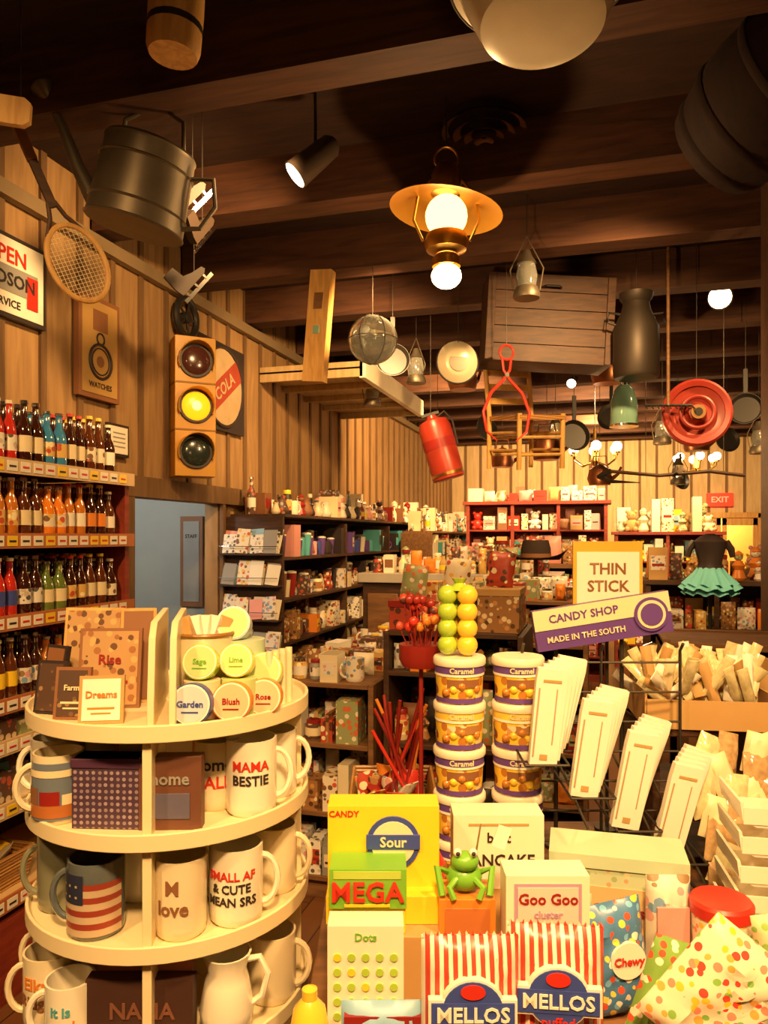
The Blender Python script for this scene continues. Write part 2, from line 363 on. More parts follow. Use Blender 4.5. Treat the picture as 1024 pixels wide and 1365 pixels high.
labs = [paper, red, cream, yellow, cream, orange, blue, pk[0], pk[3], pk[5], paper, pk[7]]; caps = [chrome, red, yellow, white, chrome]
rowsets = {1.975: [bluso, redso, cola, clrso, orso, cola, cola, rootb, redso, cola, bluso, cola, rootb, cola], 1.70: [rootb, redso, pinkso, orso, orso, yelso, orso, rootb, ambso, rootb, orso, ambso, cola],
           1.40: [rootb, cola, orso, cola, ambso, cola, rootb, cola, redso, cola, grnso, cola], 1.10: [cola, rootb, cola, ambso, cola, redso, rootb]}
for z, seq in rowsets.items():
    b = B('soda_bottles', (.54, Y0, z), math.pi/2); n = int((W-.1)/.065)
    for i in range(n):
        g = i//2; lq = seq[g % len(seq)]; lb = labs[(g*5+int(z*10)) % len(labs)]; cp = caps[g % 5]; hh = (.245, .225, .235)[g % 3] if z > 1.9 else (.225, .20, .22)[g % 3]
        for j in range(4): bottle(b, TR(.06+i*.065, .05+j*.085+random.uniform(-.006, .006), 0), lq, lb, cp, hh, (.029, .031, .027)[g % 3])
    b.done()
for z0, hh in ((.95, .015), (.72, .03)):
    b = B('candy_packs', (.54, Y0, z0), math.pi/2)
    for i in range(17):
        for j in range(3): b.box(-.045, .045, -.05, .05, 0, .04+hh*((i*2+j) % 3), rc(yellow, red, teal, white, lime, blue, orange, *pk), TR(.09+i*.104, .08+j*.13, 0, rz=random.uniform(-4, 4)))
    b.done()
wick = STRIPE('wicker', (.32, .15, .04), (.54, .28, .08), 60, 2)
def basket(name, loc, rz, w, d, h, fill=True, pal=(yellow, orange, red, cream)):
    b = B(name, loc, rz)
    n = 10
    for k in range(n):
        z = h*k/n+.006; e = .02*k/n
        pts = [(-w/2-e, -d/2-e, z), (w/2+e, -d/2-e, z), (w/2+e, d/2+e, z), (-w/2-e, d/2+e, z)]
        for a, c in zip(pts, pts[1:]+pts[:1]): b.tube([a, c], h/n*.55, wick, None, 6)
    b.box(-w/2, w/2, -d/2, d/2, 0, .01, wick)
    if fill:
        b.box(-w/2+.01, w/2-.01, -d/2+.01, d/2-.01, .01, h*.6, brownp)
        for i in range(26):
            b.bag(.06, .1, .025, rc(*pal), TR(random.uniform(-w*.38, w*.38), random.uniform(-d*.36, d*.36), h*.55, rx=random.uniform(-60, 60), rz=random.uniform(-80, 80)), 4, 4, i)
    return b.done()
basket('wicker_basket', (.34, 2.95, .381), math.pi/2, .42, .28, .13)
basket('wicker_basket', (.34, 2.40, .381), math.pi/2, .42, .28, .13)
# ============================================================ LEFT WALL SIGNS
def wallobj(name, y, z): return B(name, (.018, y, z), math.pi/2, .002)
b = wallobj('framed_open_sign', 3.52, 2.88); b.box(-.26, .26, -.025, 0, -.19, .19, ink); b.box(-.24, .24, -.028, -.025, -.17, .17, paper)
b.text('OPEN', .10, red, TR(0, -.03, .09)); b.box(-.2, .2, -.031, -.028, -.075, .045, grey); b.text('HUDSON', .085, ink, TR(0, -.033, -.02)); b.box(.13, .2, -.0325, -.03, -.12, .03, red); b.text('SERVICE', .05, ink, TR(0, -.03, -.125)); b.done()
b = wallobj('framed_clock_print', 4.18, 2.70); b.box(-.17, .17, -.03, 0, -.27, .27, brownp); b.box(-.145, .145, -.034, -.03, -.245, .245, M('tan_poster', (.45, .27, .08), .6))
b.ring(.09, .008, ink, TR(0, -.036, -.07)); b.ring(.07, .004, ink, TR(0, -.036, -.07)); b.disc(.03, -.036, -.034, brownp, TR(0, 0, -.07)); b.box(-.06, .06, -.036, -.034, .09, .2, brownp)
b.ring(.03, .005, ink, TR(0, -.036, .05)); b.text('WATCHES', .04, ink, TR(0, -.036, -.2)); b.done()
b = wallobj('framed_card', 4.36, 2.235); b.box(-.095, .095, -.018, 0, -.09, .09, ink); b.box(-.08, .08, -.021, -.018, -.075, .075, paper)
for k in range(4): b.box(-.055, .055, -.0225, -.021, .035-k*.025, .043-k*.025, grey)
b.done()
yb = M('signal_yellow', (.55, .27, .02), .4)
b = B('traffic_light', (.175, 4.92, 2.50), math.radians(42), .006)
b.box(-.125, .125, -.07, .10, -.43, .43, yb)
for k in (-.145, .145): b.box(-.128, .128, -.073, .103, k-.006, k+.006, M('signal_seam', (.25, .12, .02), .5))
for k in (.25, -.25): b.tube([(0, .09, k), (-.03, .14, k)], .015, black)
lit = M('signal_lens_lit', (.8, .35, .02), .3, emit=1.0, ecol=(1.6, .42, .005))
for k, mt in ((.28, M('lens_dark_red', (.07, .02, .015), .2, coat=1)), (0, lit), (-.28, M('lens_dark_green', (.02, .03, .025), .2, coat=1))):
    b.disc(.105, -.085, -.07, ink, TR(0, 0, k)); b.sphere(.09, mt, TR(0, -.08, k, s=(1, .3, 1)), 20, 12)
    if k == 0: b.sphere(.035, M('signal_bulb', (1, .6, .1), .3, emit=2.5, ecol=(1, .62, .12)), TR(0, -.10, 0, s=(1, .3, 1)), 14, 8)
    vs, fs = [], []
    for i in range(15):
        a = math.radians(-25+230*i/14); L = .10*(.35+.65*max(0, math.sin(a)))
        for r in (.112, .106):
            vs += [(r*math.cos(a), -.07, k+r*math.sin(a)), (r*math.cos(a), -.07-L, k+r*math.sin(a))]
    for i in range(14):
        q = i*4; fs += [(q, q+1, q+5, q+4), (q+2, q+6, q+7, q+3), (q+1, q+3, q+7, q+5)]
    b.add(vs, fs, yb)
b.done()
fade = M('faded_cream_tin', (.50, .36, .20), .5, var=.3); fred = M('faded_red_tin', (.36, .05, .025), .5, var=.3)
b = wallobj('round_tin_sign', 5.56, 2.76); b.box(-.33, .33, -.02, 0, -.31, .31, ink); b.disc(.29, -.03, -.02, fade); b.box(-.29, .29, -.034, -.03, -.08, .08, fred, TR(ry=-35)); b.ring(.28, .012, ink, TR(0, -.03, 0)); b.text('COLA', .12, fade, TR(0, -.037, 0, ry=-35)); b.done()
b = wallobj('iron_pulley', 5.02, 3.10); b.ring(.12, .022, black, TR(0, -.05, 0)); b.disc(.035, -.07, 0, black)
for k in range(5): b.tube([(0, -.05, 0), (.12*math.cos(k*1.257), -.05, .12*math.sin(k*1.257))], .008, black)
b.done()
# ============================================================ LONG WALL SHELVES beyond the doorway
LS = [.3, .62, .94, 1.25, 1.55, 1.86]
b = shelf_unit('wall_shelf', (.47, 5.64, 0), math.pi/2, 8.4, .45, LS, 1.84, dwood); b.done()
KG = [(['jar', 'mug', 'pitcher', 'fig', 'box', 'bottle', 'pitcher'], [cera, white, cera, cream, dred, ink, white, brownp, pink, pk[4], cerd], .28), (['tumbler', 'tumbler', 'box', 'mug'], [blue, teal, purple, purple, teal, pink, white, ink], .24),
      (['tumbler', 'box', 'jar', 'plate'], [white, skyp, ink, cream, brownp, dred]+pk, .22), (['box', 'books', 'jar', 'mug'], BR, .24), (['box', 'books', 'bag'], BR, .24), (['box', 'jar'], BR, .2)]
for z, (kd, pl, hm) in zip(LS[::-1], KG):
    b = B('shelf_gift_goods', (.47, 5.64, z), math.pi/2); goods(b, .05, 8.3, 0, hm, kd, pl, .4, 2); b.done()
b = shelf_unit('wall_shelf', (.85, 8.8, 0), math.pi/2, 4.4, .36, [.3, .7, 1.1, 1.45, 1.76], 1.74, mwood); b.done()
for z in (.7, 1.1, 1.45, 1.76):
    b = B('shelf_gift_goods', (.85, 8.8, z), math.pi/2); goods(b, .05, 4.3, 0, .28, ['box', 'jar', 'pitcher', 'plate', 'mug', 'plush', 'bottle'], [white, cera, cream, ink, dred, paper, teal]+pk, .32, 2); b.done()
b = B('greeting_card_rack', (.03, 5.60, 0), 0, .001)
b.box(0, .45, 0, .03, 0, 1.84, dwood)
for k, z in enumerate((1.58, 1.36, 1.12, .88, .64)):
    yy = -.09; b.box(0, .45, yy, 0, z-.012, z, dwood); b.tube([(0, yy, z+.05), (.45, yy, z+.05)], .003, chrome)
    for i in range(4):
        for q in range(3):
            b.box(-.05, .05, -.0015, .0015, 0, random.uniform(.13, .18), rc(paper, white, skyp, pink, cream, grey, pk[3], pk[7], pk[0]), TR(.062+i*.108+random.uniform(-.01, .01), yy+.015+q*.022, z+.002, rx=-14, ry=random.uniform(-6, 6)))
b.done()
plat = WOOD('platform_boards', (.40, .27, .12), (.52, .37, .18), (5, .8, 1))
b = B('overhead_wall_shelf', (.018, 6.2, 2.98), 0, .003)
b.box(0, .86, 0, 1.95, .0, .02, plat); b.box(0, .86, 0, .03, -.06, .06, plat); b.box(.83, .88, 0, 1.95, -.07, .09, M('platform_fascia', (.88, .80, .62), .45)); b.box(0, .86, 1.92, 1.95, -.06, .06, plat)
for y in (.48, .96, 1.44): b.box(0, .84, y, y+.04, -.05, 0, plat)
b.done()
# ============================================================ MID AISLE FIXTURES
ux, uy = 1.16, 4.02
b = shelf_unit('low_aisle_shelf', (ux, uy, 0), 0, .46, 1.85, [.12, .42, .74, 1.02], 1.02, mwood, back=True); b.done()
for z, hm, kd in ((1.02, .13, ['box', 'mug', 'bag', 'jar']), (.74, .2, ['box', 'books', 'jar']), (.42, .24, ['box', 'bag', 'books']), (.12, .22, ['box', 'jar'])):
    b = B('aisle_goods', (ux, uy, z)); goods(b, .03, .43, 0, hm, kd, [white, paper, cera, cream, kraft, grey]+pk, 1.75, 10); b.done()
plaid = PRINT('red_plaid', (.50, .24, .10), [(.45, .03, .02), (.6, .12, .05), (.7, .5, .25)], 28, .5, .7, .2, 'CHEBYCHEV')
gx, gy = 1.68, 3.98
b = shelf_unit('gift_display_stand', (gx, gy, 0), 0, .62, .5, [.12, .45, .78, 1.10, 1.28], 1.27, dwood, back=True); b.done()
b = B('patterned_gift_boxes', (gx, gy, 1.281), 0, .003)
for i in range(3):
    b.box(.02+i*.2, .20+i*.2, .03, .25, 0, .10+.03*i, pk[(1, 5, 2)[i]]); b.box(.015+i*.2, .205+i*.2, .025, .255, .10+.03*i, .13+.03*i, (dred, plaid, kraft)[i])
    b.box(.04+i*.2, .19+i*.2, .28, .45, 0, .2, pk[(5, 6, 1)[i]]); b.bag(.12, .16, .05, pk[(6, 0, 1)[i]], TR(.1+i*.2, .14, .13+.03*i, rx=-8, ry=6), 8, 8, i)
b.done()
for z in (.12, .45, .78, 1.10):
    b = B('stand_goods', (gx, gy, z)); goods(b, .03, .58, 0, .15 if z > 1 else .26, ['box', 'jar', 'bag', 'mug', 'fig'], [dred, kraft, brownp, orange, cream, ink, plaid]+pk, .45, 3); b.done()
b = B('display_counter', (.925, 6.05, 0), 0, .004)
b.box(0, 1.4, 0, .6, 0, 1.36, dwood); b.box(-.03, 1.43, -.03, .63, 1.36, 1.43, M('counter_edge_grey', (.46, .42, .36), .35))
for i in range(5): b.box(.04+i*.27, .27+i*.27, -.012, 0, .1, 1.28, mwood)
b.done()
b = B('counter_goods', (.925, 6.05, 1.431)); goods(b, .05, 1.35, 0, .2, ['jar', 'box', 'bag', 'fig', 'bottle', 'mug'], [cream, orange, kraft, dred, white, brownp, ink]+pk, .5, 3); b.done()
b = shelf_unit('aisle_basket_rack', (1.75, 5.0, 0), 0, .8, .5, [.2, .5, .8, 1.1, 1.34], 1.34, mwood); b.done()
for z in (.2, .5, .8, 1.1, 1.34):
    b = B('candy_bags', (1.75, 5.0, z+.001)); goods(b, .04, .76, 0, .2 if z < 1.3 else .14, ['bag', 'box', 'jar', 'bag'], [kraft, orange, dred]+pk, .44, 3); b.done()
q = P(1.0, 4.94)
b = B('cowboy_hat', (q.x, q.y, 0)); felt = M('black_felt', (.035, .02, .015), .85)
b.cyl(.015, .02, 1.56, mwood); b.cyl(.14, 0, .02, mwood)
vs, fs = [], []; n = 28
for ri, (r, z) in enumerate([(.19, 0), (.14, -.012), (.09, 0), (.088, .06), (.075, .115), (.03, .10), (.001, .09)]):
    for i in range(n):
        a = 2*math.pi*i/n; lift = .06*abs(math.cos(a))**3 if ri == 0 else 0
        vs.append((r*math.cos(a)*1.1, r*math.sin(a)*.92, 1.56+z+lift))
for j in range(6):
    for i in range(n): fs.append((j*n+i, j*n+(i+1) % n, (j+1)*n+(i+1) % n, (j+1)*n+i))
b.add(vs, fs, felt); b.lathe([(.092, 1.562), (.09, 1.588)], brownp, TR(s=(1.1, .92, 1)), n, False); b.done()
def hutch(name, x, y, w, dp, h, levels, mat, pal, kinds, hm, gname, tops=None):
    b = shelf_unit(name, (x, y, 0), 0, w, dp, levels, h, mat)
    b.box(-.04, w+.04, -.03, dp, h, h+.04, mat)
    n = max(2, int(w/.5))
    for i in range(n+1): b.box(i*(w-.04)/n, i*(w-.04)/n+.04, -.01, .01, 0, h, mat)
    b.done()
    for z in levels:
        g = B(gname, (x, y, z)); goods(g, .05, w-.05, 0, hm, kinds, pal, dp-.06, 2, wmin=.07, wmax=.18); g.done()
    if tops:
        g = B(gname, (x, y, h+.041)); goods(g, .02, w-.02, 0, tops, kinds+['pitcher', 'fig'], pal, dp-.06, 2, wmin=.08, wmax=.2); g.done()
hutch('red_hutch', 1.05, 9.8, 1.65, .42, 2.08, [.3, .6, .9, 1.2, 1.49, 1.78], redwood, [white, pink, pink, pink, red, cream, kraft, brownp, pk[0], pk[3], pk[1]], ['box', 'plush', 'box', 'bag'], .27, 'plush_toys', .2)
hutch('dark_hutch', 2.80, 11.0, 1.3, .45, 1.72, [.3, .65, 1.0, 1.38], redwood, [white, cream, mint, yellow, kraft, skyp, pk[0], pk[6]], ['plush', 'box', 'plush'], .32, 'plush_toys', .45)
hutch('toy_shelf', 4.15, 9.6, 1.2, .45, 1.3, [.3, .62, .95], mwood, [yellow, orange, pink, cream, teal, kraft]+pk, ['box', 'bag', 'plush'], .3, 'boxed_toys', .4)
hutch('toy_shelf', 3.0, 7.7, 1.7, .5, 1.28, [.3, .6, .9], dwood, [kraft, orange, cream, dred, brownp]+pk, ['box', 'bag', 'jar', 'plush'], .28, 'candy_boxes', .3)
hutch('toy_shelf', 1.0, 8.0, 1.5, .5, 1.40, [.3, .6, .9, 1.15], mwood, [kraft, pink, cream, dred, white, teal]+pk, ['box', 'bag', 'jar', 'plush', 'books'], .24, 'candy_boxes', .3)
q = P(2.50, 5.75)
b = B('child_tutu_dress', (q.x, q.y, 0)); b.cyl(.16, 0, .02, black); b.cyl(.015, .02, 1.4, black)
b.lathe([(.10, 1.44), (.085, 1.50), (.11, 1.60), (.12, 1.66), (.07, 1.70), (.03, 1.72)], ink, None, 20)
for sx in (-1, 1): b.tube([(sx*.11, 0, 1.66), (sx*.15, 0, 1.6), (sx*.16, 0, 1.54)], [.03, .028, .02], ink)
tu = M('turquoise_tulle', (.14, .50, .54), .7)
for L, (z0, R) in enumerate(((1.47, .2), (1.44, .22), (1.40, .20))):
    vs, fs = [], []; n = 72
    for i in range(n):
        a = 2*math.pi*i/n; w_ = 1+.07*math.sin(a*12+L)
        for r, z in ((.088, z0), (R*.6*w_, z0-.05), (R*w_, z0-.14+.012*math.sin(a*12+L))): vs.append((r*math.cos(a), r*math.sin(a), z))
    for i in range(n):
        for k in range(2): fs.append((i*3+k, i*3+k+1, ((i+1) % n)*3+k+1, ((i+1) % n)*3+k))
    b.add(vs, fs, tu)
b.done()
b = B('clothes_rack', (3.75, 6.3, 0), 0)
for x in (0, 1.1): b.cyl(.015, 0, 1.38, chrome, TR(x, 0, 0)); b.tube([(x, -.2, .02), (x, .2, .02)], .015, chrome)
b.tube([(0, 0, 1.38), (1.1, 0, 1.38)], .014, chrome)
for i in range(16):
    x = .08+i*.064; m = rc(dred, kraft, cream, teal, pink, ink, *pk); hh = random.uniform(.5, .8)
    b.prism([(-.03, 1.36), (-.2, 1.28), (-.24, 1.1), (-.18, 1.1), (-.19, 1.36-hh), (.19, 1.36-hh), (.18, 1.1), (.24, 1.1), (.2, 1.28), (.03, 1.36)], -.018, .018, m, TR(x, 0, 0, rz=80+random.uniform(-8, 8)))
b.done()
q = P(1.38, 3.0)
b = B('wood_display_crate', (q.x-.25, q.y, 0), 0, .004)
for x in (0, .55): b.box(x, x+.03, 0, .4, 0, 1.28, mwood)
for z in (.1, .5, .9, 1.24): b.box(0, .58, 0, .4, z, z+.03, mwood)
b.box(0, .58, .38, .4, 0, 1.28, mwood); b.box(.03, .55, -.01, .01, .95, 1.22, lwood); b.done()
q = P(1.90, 3.55)
b = B('wooden_post', (q.x, q.y, 0), 0, .008); b.box(-.09, .09, -.09, .09, 0, CEIL-.02, dwood); b.done()
# ============================================================ CAROUSEL (round tiered display)
cc = P(-.438, 1.56); R = .279
TZ = [1.365, 1.178, .985, .79]
b = B('tiered_display_carousel', (cc.x, cc.y, 0), YAW, .0015)
b.lathe([(.24, 0), (.24, .03), (.2, .05)], cream, None, 40); b.cyl(.03, .03, 1.37, cream)
for z in TZ+[.5, .2]:
    b.lathe([(R-.02, z-.022), (R, z-.02), (R, z+.010), (R-.006, z+.011), (R-.010, z), (.001, z)], cream, None, 56)
for a in (2, 92, 182, 272): b.box(0.02, R-.015, -.008, .008, .2, 1.35, cream, TR(rz=a+4))
for x in (-.018, .020):
    b.prism([(.02, 1.365), (-.262, 1.365), (-.262, 1.40), (-.235, 1.52), (-.20, 1.545), (.02, 1.55)], -.006, .006, cream, TR(x, 0, 0, rz=101))
b.done()
def M_at(name, tier, r, f): return B(name, cc + Vector((CY*r-SY*f, SY*r+CY*f, TZ[tier]+.0005)), YAW)
rooster = PRINT('rooster_print', (.44, .26, .11), [(.12, .05, .02), (.3, .12, .04), (.55, .36, .14)], 60, .42, .6)
darkc = PRINT('dark_card_print', (.08, .04, .025), [(.3, .18, .08), (.15, .08, .04)], 70, .3, .6)
b = M_at('wooden_plaques', 0, 0, 0); b.bev = .001
def plaque(b, x, y, w, h, mat, rim, rz=0, txt=None, tm=ink, z=0):
    X = TR(x, y, z, rx=-10, rz=rz); b.box(-w/2, w/2, 0, .01, 0, h, rim, X); b.box(-w/2+.006, w/2-.006, -.0015, 0, .006, h-.006, mat, X)
    if txt: b.text(txt, w*.22, tm, X @ TR(0, -.003, h*.6)); b.box(-w*.3, w*.3, -.0025, -.0015, h*.3, h*.34, tm, X); b.box(-w*.22, w*.22, -.0025, -.0015, h*.2, h*.23, tm, X)
plaque(b, -.068, -.222, .078, .085, paper, kraft, 8, 'Dreams', orange)
plaque(b, -.135, -.192, .065, .095, darkc, brownp, -2, 'Farm', cream)
plaque(b, -.196, -.150, .062, .10, darkc, ink, -14)
plaque(b, -.222, -.085, .06, .12, brownp, ink, -30)
plaque(b, -.10, -.10, .12, .155, rooster, brownp, 4, 'Rise', dred)
plaque(b, -.16, -.04, .12, .19, rooster, lwood, 0)
plaque(b, -.06, -.05, .07, .19, brownp, lwood, 10)
b.lathe([(.03, 0), (.04, .12), (.043, .14)], wick, TR(-.19, .03, 0), 18)
b.done()
b = M_at('candle_tins_and_coasters', 0, 0, 0)
def tin(x, y, z, r, m1, m2, rx=0, txt=None, tm=ink):
    X = TR(x, y, z+r, rx=rx); b.disc(r, 0, .028, m1, X, 32); b.disc(r*.94, -.002, 0, paper, X, 32); b.disc(r*.86, -.003, -.002, m2, X, 32)
    if txt: b.text(txt, r*.42, tm, X @ TR(0, -.004, 0)); b.box(-r*.4, r*.4, -.0045, -.003, -r*.4, -r*.34, tm, X)
pgreen = M('pale_green', (.50, .64, .26), .4); pblue = M('pale_blue', (.55, .60, .66), .4); ppink = M('pale_peach', (.85, .50, .30), .4); py = M('pale_yellow', (.75, .72, .25), .4)
tin(.095, -.232, 0, .037, blue, pblue, -8, 'Garden', blue); tin(.162, -.205, 0, .036, orange, ppink, -8, 'Blush', dred); tin(.212, -.155, 0, .034, orange, ppink, -8, 'Rose', dred)
b.cyl(.034, 0, .068, cream, TR(.10, -.165, 0)); tin(.098, -.175, .07, .033, lime, pgreen, -14, 'Sage', green)
b.cyl(.034, 0, .068, pgreen, TR(.165, -.145, 0)); tin(.160, -.150, .07, .032, lemon, py, -14, 'Lime', green)
tin(.205, -.105, .04, .035, lime, pgreen, -14); b.cyl(.03, 0, .04, cream, TR(.205, -.09, 0))
for i in range(4): b.cyl(.007, 0, .11, rc(cream, kraft), TR(.215+i*.010, -.10+i*.02, 0))
b.lathe([(.040, 0), (.055, .12), (.057, .145), (.05, .145), (.001, .12)], cera, TR(.085, -.085, 0), 22); b.ring(.057, .004, wick, TR(.085, -.085, .145, rx=90), 22)
for i in range(5): b.box(-.012, .012, -.001, .001, 0, .06, rc(cream, kraft, paper), TR(.065+i*.011, -.085, .12, ry=-20+i*10))
b.cyl(.045, 0, .13, mint, TR(.155, -.06, 0)); tin(.14, -.08, .13, .034, pblue, pgreen, -20)
b.done()
def mugo(tier, r, f, mat, rr=.045, h=.12, hang=0, deco=None, flare=0):
    b = M_at('coffee_mug', tier, r, f); mug(b, Matrix(), rr, h, mat, hang, flare=flare)
    if deco: deco(b, rr, h)
    b.done()
def deco_text(lines, col, col2=None, sz=.03, ang=0):
    def f(b, r, h):
        for i, t in enumerate(lines): b.text(t, sz, (col2 or col) if i else col, TR(0, 0, h*.68-i*sz*1.05, rz=ang), bend=r+.001)
    return f
def deco_scene(b, r, h):
    b.patch(r, -75, 70, h*.08, h*.9, M('scene_sky', (.16, .20, .26), .4), t=.001); b.patch(r, -75, 70, h*.12, h*.30, M('scene_rust', (.45, .15, .04), .4), t=.002); b.patch(r, -75, 70, h*.70, h*.8, cream, t=.002); b.patch(r, -20, 25, h*.3, h*.5, dred, t=.002); b.patch(r, -60, -25, h*.30, h*.55, brownp, t=.002); b.patch(r, 30, 60, h*.30, h*.45, cream, t=.002)
def deco_flag(b, r, h):
    for k in range(4): b.patch(r, -60, 75, h*(.08+.17*k), h*(.17+.17*k), M('faded_cream', (.55, .42, .28), .3))
    for k in range(4): b.patch(r, -60, 75, h*(.17+.17*k), h*(.25+.17*k), M('faded_flag_red', (.30, .05, .03), .3))
    b.patch(r, -80, -5, h*.5, h*.88, M('flag_navy', (.03, .035, .07), .3), t=.0022)
    for i in range(4):
        for j in range(2): b.patch(r, -70+i*16, -65+i*16, h*(.58+j*.14), h*(.61+j*.14), fade, t=.003)
mugo(1, -.165, -.17, cera, .045, .125, 200, deco_scene)
mugo(1, -.215, -.07, cerw, .045, .125, 180)
mugo(1, -.13, -.02, cerw, .045, .125, 180)
mugo(1, .185, -.130, cerw, .048, .14, 10, deco_text(['MAMA', 'BESTIE'], red, ink, .025, 8))
mugo(1, .112, -.10, cera, .044, .13, 190, deco_text(['Home', 'Y\'ALL'], ink, red, .032, 0))
mugo(1, .215, -.03, cerw, .045, .13, 20); mugo(1, .10, .02, cerw, .045, .13, 0)
snow = PRINT('snowflake_box', (.07, .035, .07), [(.34, .26, .30), (.26, .20, .24)], 90, .3, .5, .1)
b = M_at('gift_box', 1, -.058, -.225); b.bev = .002; b.rz = YAW-.05
b.box(-.062, .062, 0, .05, 0, .125, snow); b.box(-.064, .064, -.002, .052, .108, .125, M('plum', (.08, .03, .07), .4)); b.done()
b = M_at('wooden_word_sign', 1, .058, -.228); b.bev = .002; b.rz = YAW+.03
b.box(-.055, .055, 0, .03, 0, .13, M('walnut_print', (.15, .06, .035), .5)); b.text('home', .03, grey, TR(0, -.002, .09)); b.box(-.035, .035, -.002, 0, .02, .065, M('slate_blue', (.12, .11, .18), .5)); b.done()
b = M_at('pink_card_box', 1, 0.02, -.12); b.box(-.1, .06, 0, .02, 0, .155, pink); b.box(-.09, .05, -.0015, 0, .02, .13, paper); b.done()
mugo(2, -.085, -.195, cerd, .05, .135, 185, deco_flag)
mugo(2, -.185, -.10, M('sage_ceramic', (.24, .24, .16), .25, coat=.5), .048, .14, 190)
mugo(2, .07, -.20, cera, .046, .14, 90, deco_text(['M', 'love'], brownp, brownp, .035, -5), .05)
mugo(2, .160, -.150, cerw, .05, .14, 8, deco_text(['SMALL AF', '& CUTE', 'MEAN SRS'], red, ink, .022, 0))
mugo(2, -.05, -.06, cerw, .045, .13, 180); mugo(2, .06, -.05, cerw, .045, .13, 0); mugo(2, .215, -.03, cera, .045, .13, 0)
mugo(3, -.19, -.15, cera, .047, .135, 190, deco_text(['Elks', 'Ridge'], orange, brownp, .03, -10)); mugo(3, -.125, -.215, cerw, .043, .12, 190, deco_text(['it is', 'good'], teal, orange, .025, 0))
mugo(3, -.225, -.04, cera, .045, .13, 180)
b = M_at('pitcher_mug', 3, .15, -.185); b.lathe([(.03, 0), (.045, .02), (.05, .05), (.04, .1), (.035, .12), (.045, .15), (.041, .15), (.033, .12)], cerw, None, 22, False)
b.tube([(.036, 0, .135), (.06, 0, .14), (.075, 0, .11), (.065, 0, .07), (.046, 0, .055)], .006, cerw); b.done()
mugo(3, .215, -.07, cera, .048, .13, 0)
b = M_at('wooden_word_sign', 3, .01, -.235); b.box(-.1, .09, 0, .03, 0, .125, M('dark_walnut', (.06, .025, .018), .5)); b.text('NANA', .04, M('faded_rust', (.2, .08, .05), .5), TR(0, -.002, .07)); b.box(-.09, .08, .035, .05, 0, .15, pink); b.done()
# ============================================================ FOREGROUND TABLE
TZ0 = .85
t0 = P(.52, 1.62)
b = B('display_table', (t0.x, t0.y, 0), YAW, .004)
b.box(-.66, .66, -.68, .62, TZ0-.035, TZ0, mwood); b.box(-.60, .60, -.62, .56, TZ0-.13, TZ0-.035, mwood)
for x in (-.6, .54):
    for y in (-.62, .50): b.box(x, x+.06, y, y+.06, 0, TZ0-.13, mwood)
b.done()
def tab(name, r, f, z=TZ0, rot=0, bevel=0): return B(name, P(r, f, z+.0006), YAW+math.radians(rot), bevel)
photo = PRINT('popcorn_print', (.92, .60, .05), [(.50, .20, .03), (.70, .36, .05), (.25, .08, .02), (.95, .70, .25)], 42, .5, .35)
goldb = M('gold_band', (.85, .60, .08), .35)
def tub_stack(r, f):
    for k in range(5):
        b = tab('snack_tub', r, f, TZ0+k*.111)
        b.lathe([(.055, 0), (.056, .004), (.060, .095)], photo, None, 30)
        b.patch(.0605, -180, 180, .070, .094, purple if k != 3 else goldb, n=30, t=.0002); b.patch(.0605, -180, 180, .066, .072, paper, n=30, t=.0006)
        b.patch(.059, -35, 45, .040, .060, pk[2] if k % 2 else brownp, t=.002); b.text('Caramel', .018, cream, TR(0, 0, .081), bend=.063)
        for q in range(5): b.sphere(.011, lemon if q % 2 else M('caramel', (.50, .20, .03), .3, coat=.5), TR(.055*math.sin(-.7+q*.35), -.055*math.cos(-.7+q*.35), .028+.008*(q % 3)), 8, 6)
        b.patch(.0575, -180, 180, .002, .014, purple, n=30, t=.0005)
        b.lathe([(.0635, .090), (.0650, .094), (.0650, .106), (.062, .110), (.001, .110)], white, None, 30); b.done()
tub_stack(.187, 1.86); tub_stack(.332, 1.86)
b = tab('lemon_lime_candy_net', .187, 1.86, TZ0+.556)
for k in range(4):
    b.sphere(.026, lemon, TR(.018, -.015, .026+k*.041), 14, 9); b.sphere(.025, lime, TR(-.030, -.005, .026+k*.041), 14, 9); b.sphere(.022, rc(lemon, lime), TR(0, .03, .03+k*.041), 12, 8)
b.lathe([(.03, .16), (.012, .178), (.02, .19)], lime, None, 10); b.done()
b = tab('lollipop_stand', .10, 2.02, TZ0)
b.cyl(.05, 0, .02, dred); b.cyl(.006, .02, .52, dred); b.lathe([(.05, .50), (.06, .52), (.06, .56), (.001, .56)], dred, None, 18)
for k in range(30):
    a = k*2.4; rr_ = .012+.0016*k; x, y = rr_*math.cos(a), rr_*math.sin(a); h = .61+.07*((k*7) % 5)/4
    b.tube([(x*.7, y*.7, .55), (x*1.2, y*1.2, h)], .002, dred, seg=5); b.sphere(.012, rc(red, dred, orange, pk[1]), TR(x*1.2, y*1.2, h, s=(1, .8, 1.1)), 8, 6)
b.done()
b = tab('cardboard_carton', 0, 1.38, bevel=.002); b.box(-.1, .1, -.06, .09, 0, .145, kraft); b.box(-.03, .03, -.061, .091, 0, .1455, cream); b.done()
b = tab('yellow_candy_display_box', 0, 1.38, TZ0+.146, bevel=.0015)
b.box(-.105, .103, .02, .085, 0, .20, yellow); b.box(-.105, .103, -.02, .02, 0, .05, yellow); b.box(-.092, .038, -.05, .02, .0, .045, yellow)
b.box(-.097, .040, -.055, .018, .045, .115, green); b.text('MEGA', .048, red, TR(-.03, -.058, .074), ext=.002); b.box(-.09, .03, -.0565, -.055, .098, .112, lime); b.box(-.07, .01, -.0575, -.055, .049, .054, yellow)
